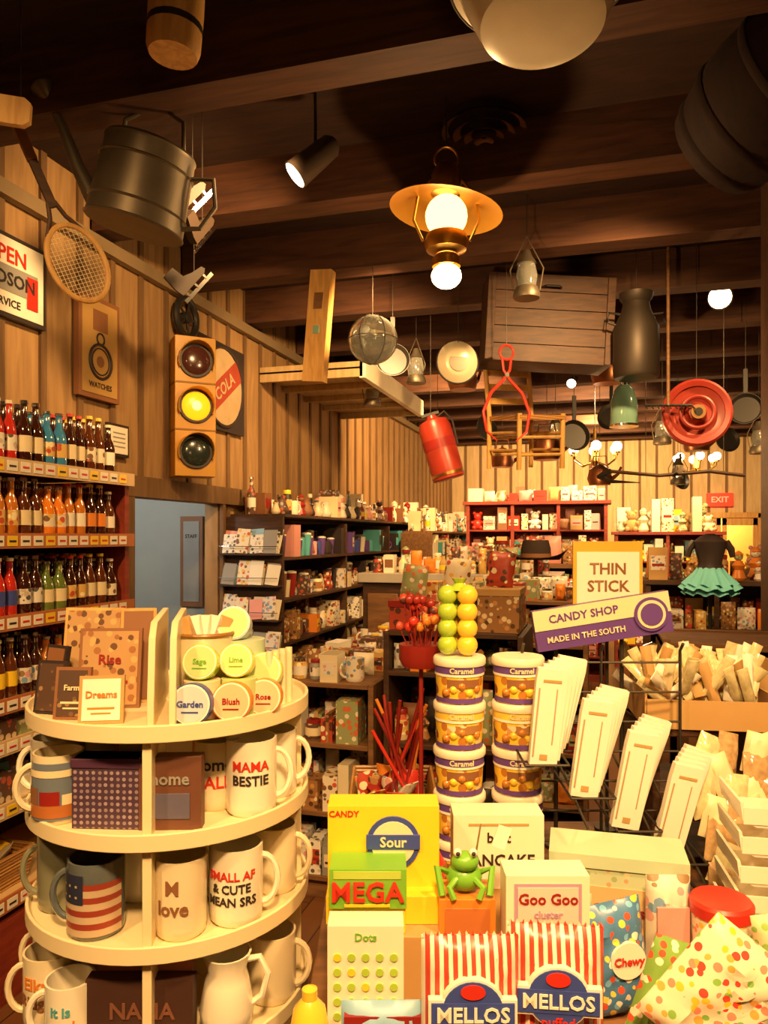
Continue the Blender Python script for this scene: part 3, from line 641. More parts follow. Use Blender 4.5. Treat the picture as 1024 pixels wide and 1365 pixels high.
O = TR(.012, 0, .014); b.disc(.050, .016, .02, blue, O @ TR(.005, 0, .118)); b.disc(.041, .014, .016, cream, O @ TR(.005, 0, .118)); b.box(-.045, .055, .012, .016, .108, .135, blue, O); b.text('Sour', .026, cream, O @ TR(.005, .011, .121)); b.text('CANDY', .016, red, TR(-.075, .019, .185)); b.done()
b = tab('candy_button_box', -.03, 1.24, bevel=.0015); b.box(-.062, .062, -.02, .03, 0, .215, white)
for i in range(5):
    for j in range(6): b.disc(.0065, -.0225, -.02, lime if (i+j) % 5 else yellow, TR(-.046+i*.023, 0, .045+j*.024), 10)
b.text('Dots', .018, green, TR(0, -.021, .197)); b.done()
b = tab('blue_candy_bag', -.0, 1.14); b.bag(.13, .145, .045, skyp); b.box(-.06, .06, -.018, .0, .118, .13, dred); b.text('TAFFY', .022, paper, TR(0, -.026, .1)); b.done()
b = tab('lemon_squeeze_bottle', -.115, 1.16); b.lathe([(.015, 0), (.03, .03), (.034, .07), (.025, .12), (.012, .135), (.012, .15), (.001, .155)], lemon, None, 16); b.done()
b = tab('orange_gift_box', .148, 1.36, bevel=.0015); b.box(-.05, .05, -.03, .05, 0, .205, orange); b.box(-.04, .04, -.0315, -.03, .12, .19, M('rust_label', (.5, .16, .04), .5)); b.done()
b = tab('green_frog_toy', .146, 1.365, TZ0+.206)
b.sphere(.03, green, TR(0, 0, .026, s=(1.1, 1, .85))); b.sphere(.022, green, TR(0, -.012, .058, s=(1.15, 1, .8)))
for sx in (-1, 1):
    b.sphere(.008, paper, TR(sx*.014, -.02, .076), 8, 6); b.sphere(.004, ink, TR(sx*.014, -.028, .077), 6, 5)
    b.tube([(sx*.022, 0, .03), (sx*.05, -.01, .045), (sx*.042, -.03, .004)], .007, green); b.tube([(sx*.015, -.02, .03), (sx*.03, -.035, .02), (sx*.022, -.04, .002)], .006, green)
b.tube([(.02, 0, .06), (.03, 0, .12)], .002, chrome); b.box(-.005, .02, -.001, .001, .085, .125, paper, TR(.025, 0, 0, ry=20)); b.done()
b = tab('red_gnome_toy', .10, 1.46, TZ0); b.lathe([(.02, 0), (.022, .1), (.018, .2)], red); b.sphere(.016, cera, TR(0, 0, .21)); b.lathe([(.02, .215), (.001, .25)], red); b.done()
b = tab('white_pancake_mix_box', .228, 1.52, bevel=.0015); b.box(-.09, .09, -.03, .04, 0, .295, white); b.text('best', .028, ink, TR(0, -.031, .25)); b.text('PANCAKE', .032, ink, TR(0, -.031, .205)); b.box(-.06, .06, -.0315, -.03, .275, .279, kraft); b.box(-.07, .07, -.0315, -.03, .06, .15, kraft); b.done()
lil = M('lilac_print', (.45, .30, .44), .4)
b = tab('white_candy_bar_box', .282, 1.32, bevel=.0015); b.box(-.072, .072, -.03, .035, 0, .265, white); b.box(-.058, .058, -.0315, -.03, .10, .252, lil); b.box(-.052, .052, -.033, -.0315, .11, .246, M('pale_rose', (.75, .60, .54), .4)); b.text('Goo Goo', .026, dred, TR(0, -.034, .226)); b.text('cluster', .018, lil, TR(0, -.034, .20)); b.done()
strp = STRIPE('candy_stripe', (.86, .78, .64), (.66, .07, .04), 75, 0, -.1, .3)
for r, f, rz_ in ((.128, 1.12, 0), (.262, 1.15, -6)):
    b = tab('striped_marshmallow_bag', r, f, rot=rz_); b.bag(.145, .255, .06, strp, nx=20, nz=22, seed=3)
    for k in range(14): b.prism([(-.0725+k*.0104, .251), (-.0725+(k+.5)*.0104, .260), (-.0725+(k+1)*.0104, .251)], -.002, .002, strp)
    L = TR(0, 0, .026)
    b.disc(.047, -.040, -.028, paper, L @ TR(0, 0, .14), sz=.95); b.disc(.044, -.042, -.040, blue, L @ TR(0, 0, .14), sz=.95); b.box(-.060, .060, -.043, -.030, .118, .152, blue, L); b.box(-.064, .064, -.041, -.029, .114, .156, paper, L)
    b.text('MELLOS', .030, paper, L @ TR(0, -.0445, .135)); b.disc(.03, -.044, -.042, red, L @ TR(0, 0, .168), sx=.6, sz=.35); b.text('puffed', .02, red, L @ TR(0, -.043, .104)); b.done()
mt = PRINT('mint_tin_print', (.50, .58, .38), [(.70, .62, .4), (.34, .42, .22), (.6, .35, .2)], 60, .35, .4)
b = tab('mint_green_tin', .48, 1.55, rot=-14, bevel=.003); b.box(-.13, .13, -.06, .06, 0, .20, mt); b.box(-.134, .134, -.064, .064, .185, .212, mint); b.box(-.08, .08, -.0615, -.06, .05, .15, M('tan_label', (.62, .45, .22), .5)); b.text('Cookies', .03, dred, TR(0, -.063, .105)); b.done()
bb = PRINT('blue_bag_print', (.08, .22, .45), [(.9, .85, .7), (.8, .1, .05), (.95, .7, .1), (.2, .5, .8)], 60, .4, .3)
b = tab('blue_snack_bag', .42, 1.34, rot=10); b.bag(.13, .20, .06, bb, TR(ry=-8)); b.disc(.032, -.036, -.028, paper, TR(0, 0, .11)); b.text('Chewy', .02, red, TR(0, -.038, .11)); b.done()
gum = PRINT('gumdrop_bag_print', (.86, .78, .56), [(.75, .08, .05), (.92, .6, .05), (.25, .5, .1), (.85, .3, .2), (.9, .45, .1)], 62, .42, .3, .7)
b = tab('gumdrop_bag', .50, 1.16, rot=-8); b.bag(.17, .20, .07, gum, TR(ry=38, z=.06, x=-.04)); b.done()
b = tab('gumdrop_bag', .42, 1.22, rot=6); b.bag(.08, .18, .04, PRINT('green_wrap', (.2, .38, .08), [(.9, .8, .6), (.8, .1, .05)], 60, .4), TR(ry=20, z=.02)); b.done()
b = tab('wrapped_taffy_bag', .60, 1.22, rot=-4); b.bag(.13, .17, .06, PRINT('taffy_print', (.80, .66, .40), [(.7, .1, .05), (.9, .8, .6), (.5, .25, .08)], 60, .45, .2), TR(ry=10)); b.done()
b = tab('red_lid_candy_tub', .63, 1.40); b.lathe([(.05, 0), (.054, .15)], gum, None, 26); b.lathe([(.056, .148), (.057, .168), (.052, .174), (.038, .170), (.001, .170)], red, None, 26); b.patch(.053, -60, 60, .04, .11, skyp, t=.002); b.done()
b = tab('pink_candy_bag', .545, 1.44); b.bag(.085, .20, .05, pk[3]); b.box(-.03, .03, -.03, -.024, .08, .15, pink); b.done()
b = tab('candy_stick_bag', .72, 1.32); b.bag(.10, .19, .05, PRINT('stick_print', (.85, .7, .4), [(.8, .1, .05), (.3, .5, .1)], 60, .4), TR(ry=-8)); b.done()
b = tab('pastel_candy_bag', .35, 1.42, rot=8); b.bag(.09, .17, .05, mint); b.done()
b = tab('white_tray_stack', .80, 1.52, rot=-10)
for k in range(6):
    z = .057*k; e = .003*k
    b.prism([(-.11, z+.048), (-.105, z+.012), (-.08, z), (.08, z), (.105, z+.012), (.11, z+.048), (.104, z+.048), (.098, z+.018), (.075, z+.006), (-.075, z+.006), (-.098, z+.018), (-.104, z+.048)], -.08, .08, cerw, TR(e, 0, 0))
    b.box(-.104+e, .104+e, -.082, -.078, z+.006, z+.038, cerw)
b.done()
b = tab('wire_packet_rack', .55, 1.78)
for x in (-.2, .0, .2):
    b.tube([(x, .12, .0), (x, .12, .56), (x, .10, .58)], .004, wire); b.tube([(x, .12, .004), (x, -.12, .004)], .004, wire)
for k in range(7): b.tube([(-.2, .12, .08+k*.075), (.2, .12, .08+k*.075)], .003, wire)
for k in range(4):
    x0 = -.19+k*.105; z = .33-k*.075
    b.tube([(x0-.03, .12, z+.2), (x0+.10, -.09, z-.14)], .003, wire); b.tube([(x0-.04, -.08, z), (x0+.06, -.08, z)], .003, wire); b.tube([(x0-.04, -.08, z), (x0-.04, .12, z+.01)], .003, wire); b.tube([(x0+.06, -.08, z), (x0+.06, .12, z+.01)], .003, wire)
b.done()
b = tab('white_candy_packets', .55, 1.78, bevel=.002)
linep = M('brown_line_print', (.45, .30, .18), .6)  # thin brown lines down the packet fronts
for k in range(4):
    x0 = -.185+k*.094; z = .325-k*.072
    for j in range(5):
        X = TR(x0+j*.014, -.055+j*.030, z+j*.006, rx=4, ry=5+k*2.5+j*1.5); h = .225-j*.004
        b.prism([(-.033, .0), (.030, .0), (.036, h*.86), (.034, h), (-.034, h), (-.036, h*.86)], -.010, .010, paper, X)
        b.box(-.029, -.025, -.0112, -.010, .02, h*.8, linep, X); b.box(.012, .015, -.0112, -.010, .05, h*.8, linep, X)
        b.box(-.012, .006, -.0112, -.010, h*.06, h*.12, kraft, X)
        b.box(-.020, .022, -.0112, -.010, h*.86, h*.89, kraft, X)
b.done()
b = tab('purple_candy_banner', .590, 2.04, bevel=.001)
for x in (-.12, .06): b.tube([(x, .012, 0), (x, .012, .60)], .006, wire); b.cyl(.03, 0, .01, wire, TR(x, .012, 0))
X = TR(0, 0, .62, ry=-9)
b.box(-.185, .185, -.02, .01, -.055, .055, purple, X); b.box(-.185, .185, -.022, -.02, -.0, .055, cream, X)
b.text('CANDY SHOP', .030, purple, X @ TR(-.05, -.023, .027)); b.text('MADE IN THE SOUTH', .022, cream, X @ TR(-.05, -.0225, -.028)); b.disc(.046, -.026, -.02, purple, X @ TR(.13, 0, 0)); b.disc(.038, -.028, -.026, cream, X @ TR(.13, 0, 0)); b.disc(.030, -.030, -.028, purple, X @ TR(.13, 0, 0)); b.done()
b = tab('candy_stick_sign', .645, 2.17, bevel=.001); b.cyl(.035, 0, .01, wire); b.cyl(.005, 0, .65, wire)
b.box(-.10, .10, -.01, .0, .62, .835, M('sign_orange', (.80, .42, .05), .4)); b.box(-.09, .09, -.012, -.01, .63, .805, paper); b.text('THIN', .045, brownp, TR(0, -.013, .755)); b.text('STICK', .045, brownp, TR(0, -.013, .705)); b.text('candy', .02, brownp, TR(0, -.013, .66)); b.done()
b = tab('wooden_riser', .855, 2.06, bevel=.003)
for x in (-.16, .14): b.box(x, x+.02, -.12, .12, 0, .35, dwood)
for z in (.0, .17, .33): b.box(-.16, .16, -.12, .12, z, z+.02, dwood)
b.done()
clear = M('cellophane_wrap', (.80, .64, .36), .12, coat=1, var=.45, scale=60)
b = tab('wrapped_candy_carton', .855, 2.04, TZ0+.351, -8)
b.box(-.16, .16, -.11, .11, 0, .008, kraft); b.box(-.16, .16, -.116, -.11, 0, .075, kraft); b.box(-.16, .16, .11, .116, 0, .13, kraft)
for sx in (-.163, .157): b.box(sx, sx+.006, -.116, .116, 0, .09, kraft)
b.box(-.157, .157, -.11, .11, .008, .05, brownp)
for i in range(110):
    b.bag(.028, .12, .018, rc(clear, clear, cream, clr_ if False else paper, clear, kraft), TR(random.uniform(-.14, .13), random.uniform(-.09, .09), .045+random.uniform(0, .05), rx=random.uniform(-45, 35), ry=random.uniform(-60, 50), rz=random.uniform(-30, 30)), 4, 6, i)
b.done()
b = tab('cellophane_cookie_bags', .87, 1.76)
clr2 = M('cookie_bag', (.52, .34, .17), .12, coat=1, var=.6, scale=70)
for i in range(28):
    b.bag(.06, .10, .03, rc(clear, clear, clr2, cream), TR(-.10+.065*(i % 4), .02*(i//4)-.05, .045*(i//4), rx=-10, ry=random.uniform(-25, 25), rz=random.uniform(-20, 20)), 6, 6, i)
b.done()
q = P(1.05, 2.45)
b = shelf_unit('candy_gondola', (q.x-.05, q.y, 0), 0, .75, .4, [.2, .5, .8, 1.05], 1.08, mwood); b.done()
for z in (.5, .8, 1.05):
    b = B('bagged_candy', (q.x-.05, q.y, z+.001)); goods(b, .04, .7, 0, .24, ['bag', 'box', 'jar', 'bag'], [clear, kraft, cream, orange, clr2]+pk, .34, 2); b.done()
q = P(.03, 2.55)
b = B('side_table', (q.x, q.y, 0), YAW, .004); b.box(-.16, .2, -.2, .25, .72, .75, dwood)
for x in (-.15, .16):
    for y in (-.19, .21): b.box(x, x+.03, y, y+.03, 0, .72, dwood)
b.box(-.14, .18, -.18, .23, .25, .27, dwood); b.done()
basket('candy_basket', (q.x, q.y, .7505), YAW, .24, .3, .12, True, (red, dred, brownp, orange, kraft, *pk))
b = B('red_stick_candy', (q.x+.02, q.y+.0, .79), YAW)
for i in range(14): b.tube([(random.uniform(-.04, .06), random.uniform(-.05, .05), .05), (random.uniform(-.1, .12), random.uniform(-.05, .05), random.uniform(.26, .42))], .006, rc(red, dred, dred, orange))
b.done()
# ============================================================ HANGING OBJECTS
def hang(name, r, f, z, rz=0, bevel=0): return B(name, P(r, f, z), YAW+math.radians(rz), bevel)
b = hang('enamel_wash_basin', .437, 2.08, 3.20); X = TR(rx=-6)
b.lathe([(.001, -.10), (.13, -.10), (.17, -.09), (.225, .03), (.235, .06), (.255, .065), (.258, .072), (.23, .068), (.165, -.08), (.001, -.088)], enamel, X, 48, False)
b.ring(.257, .006, ink, X @ TR(0, 0, .069, rx=90), 40)
for a in (90, 210, 330): b.tube([(.25*math.cos(math.radians(a)), .25*math.sin(math.radians(a)), .05), (0, 0, .3)], .002, wire)
b.wire(0, 0, .3); b.done()
b = hang('wooden_mallet', -.61, 2.2, 3.24); X = TR(ry=4); b.lathe([(.07, -.13), (.078, -.11), (.08, 0), (.078, .11), (.07, .13)], lwood, X, 22); b.cyl(.018, .12, .3, lwood, X); b.lathe([(.0795, -.06), (.0795, -.04)], black, X, 22, False); b.wire(.02, 0, .28); b.done()
b = hang('wooden_paddle', -1.32, 2.42, 3.09, 10); X = TR(ry=4)
b.prism([(-.30, -.02), (-.05, -.025), (.0, -.045), (.15, -.045), (.17, -.03), (.17, .03), (.15, .045), (0, .045), (-.05, .025), (-.30, .02)], -.012, .012, lwood, X); b.wire(0, 0, .03); b.done()
b = hang('galvanised_watering_can', -.93, 2.9, 3.06); X = TR(ry=14, rx=4)
b.lathe([(.001, -.17), (.185, -.17), (.19, -.165), (.185, -.16), (.17, .12), (.174, .13), (.168, .14), (.13, .15), (.13, .145)], steel, X, 34, False)
for z in (-.1, .06): b.lathe([(.182 if z < 0 else .175, z-.006), (.188 if z < 0 else .18, z), (.18 if z < 0 else .173, z+.006)], steel, X, 34, False)
b.tube([(-.16, 0, -.12), (-.26, 0, .0), (-.34, 0, .12), (-.42, 0, .22)], [.035, .027, .02, .016], steel, X, 12)
b.lathe([(.016, 0), (.05, .05), (.05, .06), (.001, .068)], steel, X @ TR(-.42, 0, .22, ry=-38), 20)
b.tube([(-.12, 0, .12), (-.12, 0, .22), (-.02, 0, .30), (.10, 0, .26), (.13, 0, .13)], .009, steel, X, 8)
b.tube([(.165, 0, .06), (.26, 0, .08), (.29, 0, -.02), (.25, 0, -.11), (.18, 0, -.13)], .01, steel, X, 8)
e = X @ Vector((-.02, 0, .29)); b.wire(e.x, e.y, e.z); b.done()
b = hang('wooden_tennis_racket', -1.11, 2.72, 2.69, 30); X = TR(ry=-24, s=.92); n = 36
b.tube([(.105*math.cos(2*math.pi*i/n), 0, .15*math.sin(2*math.pi*i/n)) for i in range(n)], .011, lwood, X, 8, True)
for k in range(-6, 7):
    x = k*.0145; h = .15*math.sqrt(max(0, 1-(x/.105)**2)); b.tube([(x, 0, -h), (x, 0, h)], .001, cream, X, 4)
for k in range(-9, 10):
    z_ = k*.0152; w = .105*math.sqrt(max(0, 1-(z_/.15)**2)); b.tube([(-w, .001, z_), (w, .001, z_)], .001, cream, X, 4)
for sx in (-1, 1): b.tube([(sx*.07, 0, .115), (sx*.03, 0, .18), (sx*.012, 0, .24)], .009, dwood, X)
b.box(-.016, .016, -.01, .01, .22, .42, dwood, X); b.box(-.018, .018, -.014, .014, .40, .56, brownp, X); e = X @ Vector((0, 0, .5)); b.wire(e.x, e.y, e.z); b.done()
def skate(r, f, z, rot):
    b = hang('ice_skate', r, f, z, rot); X = TR(rx=15, ry=-50, s=.62)
    b.prism([(-.13, 0), (.12, 0), (.15, .02), (.14, .05), (.05, .07), (-.02, .1), (-.03, .2), (-.13, .2), (-.14, .06)], -.03, .03, M('worn_leather', (.035, .02, .012), .6), X)
    b.box(-.15, .17, -.003, .003, -.06, -.03, chrome, X)
    for x in (-.1, .0, .1): b.box(x, x+.015, -.012, .012, -.04, 0, chrome, X)
    b.wire(0, 0, .05); b.done()
skate(-.83, 3.25, 3.15, 20); skate(-.80, 3.3, 3.03, 60); skate(-.95, 3.75, 2.96, 10)
bulb = M('lamp_face', (1, .80, .48), .4, emit=9); bulbw = M('lamp_globe', (1, .66, .24), .4, emit=3.5, ecol=(1, .60, .18))
def track(r, f, z, dirv, L=.17, R_=.05):
    b = B('track_spotlight', P(r, f, z)); d = Vector(dirv).normalized(); q = d.to_track_quat('Z', 'Y').to_matrix().to_4x4()
    b.lathe([(.03, -L), (R_*.8, -L*.9), (R_, 0), (R_*1.05, .005)], M('spot_body', (.10, .07, .05), .35, metal=.6), q, 24, True); b.lathe([(R_*.92, .006), (.001, .007)], bulb, q, 24, False)
    b.tube([tuple(d*-L*.5), tuple(d*-L*.5+Vector((0, 0, .1))), tuple(Vector((-d.x*L*.5, -d.y*L*.5, CEIL-z)))], .007, black)
    b.done()
track(-.37, 3.15, 3.22, (-.75, -.35, -.75), .22, .06)
track(2.42, 5.4, 3.42, (-.2, -1, -.35), R_=.085)
track(1.9, 7.6, 3.25, (-.2, -1, -.5)); track(3.2, 8.3, 3.2, (-.3, -1, -.5)); track(.35, 9.0, 3.3, (-.1, -1, -.5))
b = hang('brass_hanging_lantern', .266, 3.2, 2.80)
shd = M('brass_shade', (.60, .30, .04), .35, metal=.7)
b.ring(.05, .006, brass, TR(0, 0, .51), 20); b.lathe([(.065, .36), (.065, .44), (.045, .48), (.008, .5)], brass, None, 24)
for sx in (-1, 1): b.tube([(sx*.065, 0, .42), (sx*.12, 0, .36), (sx*.14, 0, .25), (sx*.1, 0, .16)], .006, brass)
X = TR(0, 0, .30, ry=8) @ TR(0, 0, -.30)
b.lathe([(.05, .37), (.12, .345), (.24, .29), (.243, .285), (.12, .335), (.05, .36)], shd, X, 40, False)
b.sphere(.09, bulbw, TR(0, 0, .265), 24, 14); b.lathe([(.03, .20), (.085, .185), (.095, .15), (.085, .12), (.04, .10), (.035, .085)], shd, None, 28)
b.lathe([(.045, .1), (.06, .085), (.06, .05)], shd, None, 24, False); b.sphere(.065, bulb, TR(0, 0, .01, s=(1, 1, .8)), 22, 12); b.wire(0, 0, .55, .004); b.done()
q = P(.45, 3.38)
b = B('ceiling_air_diffuser', (q.x, q.y, 3.52))
vm = M('vent_brown', (.45, .26, .12), .5)
for R1 in (.19, .14, .09, .045): b.lathe([(R1, 0), (R1-.03, .02), (R1-.033, .018), (R1-.004, -.002)], vm, TR(0, 0, -.014*(.18-R1)/.045), 36, False)
b.cyl(.185, .018, .05, ink); b.done()
b = hang('wooden_carpenter_level', -.40, 4.6, 2.985, -20, .003); X = TR(ry=5)
b.box(-.07, .07, -.035, .035, -.34, .34, lwood, X); b.box(-.03, .03, -.037, -.034, .1, .2, mwood, X); b.box(-.02, .02, -.038, -.036, -.05, 0, tealgl, X); b.wire(.03, 0, .32); b.done()
b = hang('glass_fishing_float', -.068, 4.5, 2.88)
gl = M('float_glass', (.55, .58, .54), .06, trans=.75); b.sphere(.145, gl, None, 28, 18)
for k in range(3): b.ring(.148, .002, wire, TR(rz=k*60), 28, 5)
b.ring(.148, .002, wire, TR(rx=90), 28, 5); b.wire(0, 0, .145); b.done()
b = hang('enamel_pie_plate', .455, 4.6, 2.77, 8); X = TR(rx=94)
b.lathe([(.001, .01), (.075, .01), (.085, .0), (.125, -.022), (.13, -.02), (.09, .012), (.075, .018), (.001, .018)], cera, X, 34, False); b.disc(.06, -.02, -.008, M('pewter', (.20, .17, .13), .35, metal=.5)); b.ring(.13, .006, ink, TR(0, .02, 0), 32); b.wire(0, 0, .12); b.done()
cratem = WOOD('crate_boards', (.045, .018, .008), (.10, .04, .017), (1, 6, 6))
b = hang('wooden_crate', 1.07, 4.85, 3.10, 0, .004); X = TR(ry=3)
for k in range(5): b.box(-.41, .41, -.02, 0, -.28+k*.114, -.17+k*.114, cratem, X)
for x in (-.41, .36): b.box(x, x+.05, -.04, -.02, -.28, .28, cratem, X); b.box(x, x+.05, 0, .28, -.28, .28, cratem, X)
b.box(-.41, .41, .26, .28, -.28, .28, cratem, X); b.box(-.41, .41, 0, .28, -.28, -.26, cratem, X); b.tube([(-.06, -.03, .2), (-.04, -.06, .2), (.04, -.06, .2), (.06, -.03, .2)], .008, black, X); b.wire(-.3, .1, .27); b.wire(.3, .1, .27); b.done()
b = hang('metal_milk_can', 1.58, 4.7, 2.96); b.lathe([(.001, -.27), (.13, -.27), (.14, -.25), (.14, .04), (.09, .15), (.08, .2), (.10, .23), (.105, .26), (.001, .27)], M('old_dark_tin', (.04, .03, .022), .5, metal=.5), None, 30, False)
for sx in (-1, 1): b.tube([(sx*.12, 0, .06), (sx*.18, 0, .08), (sx*.17, 0, .14), (sx*.09, 0, .13)], .008, black)
b.wire(0, 0, .26); b.done()
b = hang('garden_rake', 1.80, 4.75, 3.03); b.cyl(.011, -.5, .5, mwood, None, 10); b.tube([(-.15, 0, -.5), (.15, 0, -.5)], .009, black)
for k in range(9): b.tube([(-.15+k*.0375, 0, -.5), (-.15+k*.0375, -.05, -.53)], .004, black)
b.wire(0, 0, .49); b.done()
b = hang('wooden_ladderback_chair', 1.0, 5.3, 2.40, 28); X = TR(rx=6, ry=-4)
cw = WOOD('chair_maple', (.56, .31, .08), (.70, .42, .13), (6, 6, 1))
for x in (-.19, .19):
    b.tube([(x, .17, -.22), (x, .17, .15), (x*1.02, .22, .52)], .018, cw, X, 10); b.tube([(x, -.17, -.22), (x, -.17, .16)], .018, cw, X, 10)
for z in (.26, .36, .46): b.box(-.19, .19, .175+(z-.15)*.12, .19+(z-.15)*.12, z-.022, z+.022, cw, X)
for z in (-.12, 0):
    for y in (-.17, .17): b.tube([(-.19, y, z), (.19, y, z)], .011, cw, X)
    for x in (-.19, .19): b.tube([(x, -.17, z+.03), (x, .17, z+.03)], .011, cw, X)
b.box(-.2, .2, -.19, .19, .12, .15, wick, X); b.wire(0, .2, .47); b.done()
b = hang('red_ice_tongs', .76, 4.65, 2.57, 10)
for sx in (-1, 1):
    b.tube([(sx*.03, 0, .24), (sx*.02, 0, .16), (-sx*.02, 0, .10), (-sx*.10, 0, .02), (-sx*.15, 0, -.10), (-sx*.13, 0, -.22), (-sx*.06, 0, -.28)], [.009, .009, .01, .011, .011, .009, .003], red, None, 8)
b.ring(.045, .008, red, TR(0, 0, .27), 18); b.cyl(.014, -.012, .012, black, TR(0, 0, .13, rx=90)); b.wire(0, 0, .31); b.done()
b = hang('red_fire_extinguisher', .41, 5.5, 2.36, 0); X = TR(ry=-16)
fr = M('extinguisher_red', (.32, .03, .015), .35, var=.3)
b.lathe([(.001, -.25), (.11, -.25), (.12, -.24), (.12, .14), (.10, .19), (.04, .21), (.035, .23), (.001, .235)], fr, X, 28, False); b.lathe([(.122, -.02), (.122, .05)], dred, X, 28, False); b.lathe([(.123, -.22), (.123, -.20)], brass, X, 28, False)
b.tube([(.03, 0, .21), (.1, 0, .24), (.14, 0, .16), (.13, 0, -.02)], .008, ink, X); b.box(-.07, .06, -.01, .01, .235, .255, black, X); e = X @ Vector((0, 0, .25)); b.wire(e.x, 0, e.z); b.done()
b = hang('teal_glass_lantern', 1.60, 5.0, 2.58); b.lathe([(.085, -.14), (.09, -.13), (.085, .02), (.06, .1), (.03, .13)], tealgl, None, 24); b.lathe([(.095, -.15), (.095, -.135)], chrome, None, 24); b.lathe([(.035, .125), (.035, .15), (.01, .165)], chrome, None, 16)
b.ring(.04, .004, chrome, TR(0, 0, .19), 18); b.wire(0, 0, .2); b.done()
b = hang('red_wagon_wheel', 2.0, 4.8, 2.49, -10)
dr2 = M('wheel_red', (.26, .022, .012), .45, var=.3)
b.lathe([(.20, -.03), (.215, -.02), (.215, .02), (.20, .03), (.17, .02), (.17, -.02), (.20, -.03)], dr2, TR(rx=90), 36, False)
b.lathe([(.17, .008), (.12, -.02), (.07, -.02), (.05, .03), (.02, .035), (.001, .03)], M('hub_red', (.30, .04, .025), .4), TR(rx=90), 36, False); b.lathe([(.17, -.008), (.001, -.03)], dr2, TR(rx=90), 36, False)
b.ring(.10, .014, dr2, TR(0, -.03, 0)); b.disc(.045, -.06, 0, M('hub_brass', (.35, .2, .08), .4, metal=.5)); b.disc(.025, -.065, -.06, black); b.wire(0, 0, .21); b.done()
b = hang('garden_scythe', 2.05, 5.3, 2.13); b.tube([(-.45, 0, .03), (-.1, 0, 0), (.25, 0, .03), (.5, 0, .0)], .013, dwood); b.tube([(-.45, 0, .03), (-.5, .1, .0), (-.35, .3, -.02), (-.1, .42, -.02)], [.02, .02, .014, .003], black)
b.tube([(-.0, 0, .0), (0, -.08, .02)], .012, dwood); b.wire(-.2, 0, .01); b.wire(.35, 0, .02); b.done()
for r, f, z in ((2.25, 8.0, 2.55), (4.0, 9.6, 2.62)):
    b = hang('candelabra_chandelier', r, f, z); b.lathe([(.02, -.1), (.05, -.05), (.03, .05), (.015, .3)], brass, None, 16)
    for k in range(6):
        a = k*math.pi/3+.3; c_, s_ = math.cos(a), math.sin(a); b.tube([(0, 0, -.05), (.14*c_, .14*s_, -.1), (.24*c_, .24*s_, -.03), (.25*c_, .25*s_, .03)], .008, brass); b.cyl(.03, .02, .04, brass, TR(.25*c_, .25*s_, 0)); b.sphere(.052, bulb, TR(.25*c_, .25*s_, .09), 14, 9)
    b.wire(0, 0, .3, .005); b.done()
b = hang('wooden_keg', 1.32, 2.55, 3.20, 20); X = TR(rx=70, ry=15); kg = WOOD('keg_staves', (.012, .004, .003), (.026, .007, .005), (6, 6, .6), .85)
b.lathe([(.001, -.24), (.17, -.24), (.19, -.25), (.235, -.1), (.245, 0), (.235, .1), (.19, .25), (.17, .24), (.001, .24)], kg, X, 32, False)
for z, r_ in ((-.2, .208), (-.09, .240), (.09, .240), (.2, .208)): b.lathe([(r_, z-.014), (r_+.003, z), (r_, z+.014)], kg, X, 32, False)
b.wire(-.05, 0, .1); b.wire(.08, .05, .1); b.done()
for r, f, z, k in ((.06, 5.2, 3.02, 0), (.24, 5.6, 2.98, 1), (1.28, 5.9, 2.4, 2), (1.42, 5.6, 2.55, 0), (2.3, 6.2, 2.6, 1), (2.75, 6.6, 2.55, 2), (-.1, 6.4, 2.95, 1), (.9, 6.6, 2.75, 0), (1.6, 7.0, 2.7, 1),
                   (2.0, 6.6, 2.85, 0), (2.9, 7.4, 2.35, 1), (1.2, 7.6, 2.5, 2), (.5, 7.0, 2.6, 1), (3.2, 7.0, 2.7, 0), (.78, 4.1, 3.14, 1), (1.75, 5.9, 3.0, 2), (.62, 5.9, 2.95, 2), (2.1, 7.3, 2.3, 2), (3.4, 8.6, 2.45, 0), (2.7, 5.6, 2.75, 0), (3.0, 6.0, 2.5, 1)):
    nm = ('iron_skillet', 'tin_lantern', 'copper_kettle')[k]; b = hang(nm, r, f, z, random.uniform(-40, 40))
    if k == 0:
        b.lathe([(.001, -.02), (.10, -.02), (.12, .02), (.116, .02), (.098, -.012), (.001, -.012)], black, TR(0, 0, -.1, rx=80), 26, False); b.box(-.015, .015, -.005, .005, .02, .2, black); b.wire(0, 0, .19)
    elif k == 1:
        b.lathe([(.07, -.14), (.075, -.12), (.06, -.08)], steel, None, 18); b.lathe([(.05, -.08), (.06, -.02), (.045, .05)], gl, None, 18, False); b.lathe([(.055, .05), (.03, .09), (.02, .12)], steel, None, 18)
        b.tube([(-.07, 0, -.1), (-.09, 0, .02), (-.04, 0, .12), (0, 0, .2), (.04, 0, .12), (.09, 0, .02), (.07, 0, -.1)], .004, steel); b.wire(0, 0, .2)
    else:
        cp = M('old_copper', (.30, .11, .05), .35, metal=.8)
        b.lathe([(.001, -.1), (.1, -.1), (.12, -.04), (.1, .05), (.04, .09), (.012, .1), (.012, .12), (.001, .125)], cp, None, 22, False); b.tube([(.1, 0, -.05), (.17, 0, .0), (.2, 0, .07)], [.025, .015, .012], cp); b.tube([(-.08, 0, .06), (-.06, 0, .18), (.06, 0, .18), (.08, 0, .06)], .006, cp); b.wire(0, 0, .18)
    b.done()
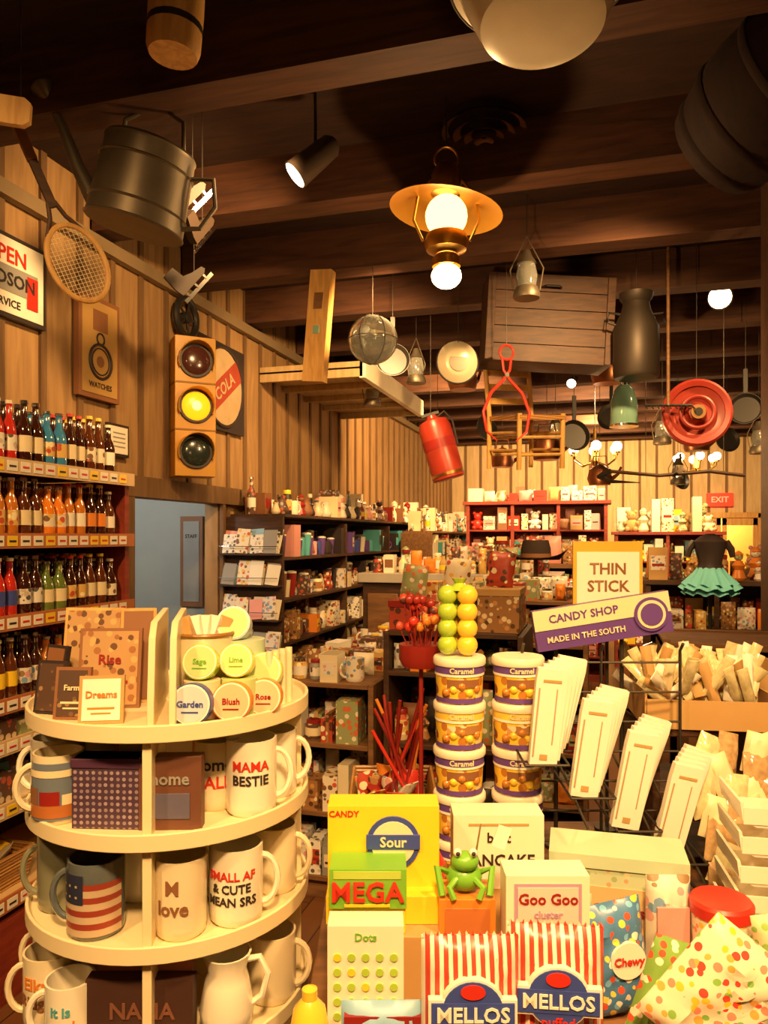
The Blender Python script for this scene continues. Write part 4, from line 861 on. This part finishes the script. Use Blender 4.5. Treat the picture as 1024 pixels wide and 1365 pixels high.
# ============================================================ LIGHTS
def light(kind, loc, e, col=(1, .70, .38), size=.1, aim=None, ang=150, name='lamp_and_fill_light'):  # serves shop lamps as well as fills added without a fixture
    l = bpy.data.lights.new(name, kind); l.energy = e; l.color = col
    l.shadow_soft_size = size
    if kind == 'SPOT': l.spot_size = math.radians(ang); l.spot_blend = 1
    o = bpy.data.objects.new(name, l); o.location = loc; sc.collection.objects.link(o)
    if aim is not None: o.rotation_euler = (Vector(aim)-Vector(loc)).to_track_quat('-Z', 'Y').to_euler()
    return o
WM = (1, .57, .215)
light('SPOT', P(.1, -.5, 3.28), 450, WM, .14, P(.15, 1.5, .8), 75)  # fill added behind the camera to light the goods' front faces
light('SPOT', P(-1.3, -.2, 3.2), 150, WM, .10, P(-.44, 1.5, 1.0), 60)
light('SPOT', P(-1.0, .4, 3.2), 230, WM, .08, P(-1.75, 3.1, 1.5), 75)
light('SPOT', P(1.0, .5, 3.28), 240, WM, .08, P(.75, 1.9, .9), 70)
light('SPOT', P(-.4, 2.9, 3.25), 120, WM, .05, P(-2.1, 4.9, 2.3), 105)
light('SPOT', P(.1, 4.4, 3.22), 210, WM, .06, P(-.9, 7.2, 1.6), 110)
light('SPOT', P(.9, 7.4, 3.25), 340, WM, .06, P(.2, 10.8, 1.6), 130)
light('SPOT', P(2.4, 7.9, 3.25), 400, (1, .64, .29), .06, P(2.2, 10.8, 1.3), 130)
light('SPOT', P(3.9, 9.0, 3.25), 380, WM, .06, P(4.4, 11.8, 1.4), 140)
light('SPOT', P(3.0, 10.4, 3.25), 320, WM, .06, P(3.0, 13.4, 2.3), 140)  # fill added to lighten the back wall, no fixture of its own
light('SPOT', P(1.3, 3.4, 3.22), 220, WM, .06, P(1.1, 5.8, 1.2), 120)
light('SPOT', P(2.6, 4.2, 3.22), 170, WM, .06, P(2.6, 6.6, 1.2), 110)
light('POINT', P(.266, 3.2, 2.68), 30, WM, .05)
light('POINT', P(.3, .2, 2.3), 10, WM, .25)  # bare point light in mid-air near the camera, no fixture
light('POINT', P(1.6, 6.2, 2.2), 30, WM, .05)  # bare point light below the hanging goods, no fixture
light('POINT', (-1.0, 4.8, 2.2), 26, (1, .95, .85), .1)
light('POINT', (4.6, YB+.8, 2.1), 70, WM, .1)
w = bpy.data.worlds.new('World'); sc.world = w; w.use_nodes = True
w.node_tree.nodes['Background'].inputs[0].default_value = (.5, .3, .15, 1); w.node_tree.nodes['Background'].inputs[1].default_value = .1
# ============================================================ CAMERA
cd = bpy.data.cameras.new('Camera'); cd.sensor_width = 36; cd.lens = 26.37; cd.shift_y = .0238; cd.clip_start = .05
co = bpy.data.objects.new('Camera', cd); co.location = P(0, 0, 1.7); co.rotation_euler = (math.pi/2, 0, YAW); sc.collection.objects.link(co); sc.camera = co
try:
    sc.view_settings.view_transform = 'Standard'; sc.view_settings.look = 'None'; sc.view_settings.exposure = 0.35
except Exception as e: print(e)
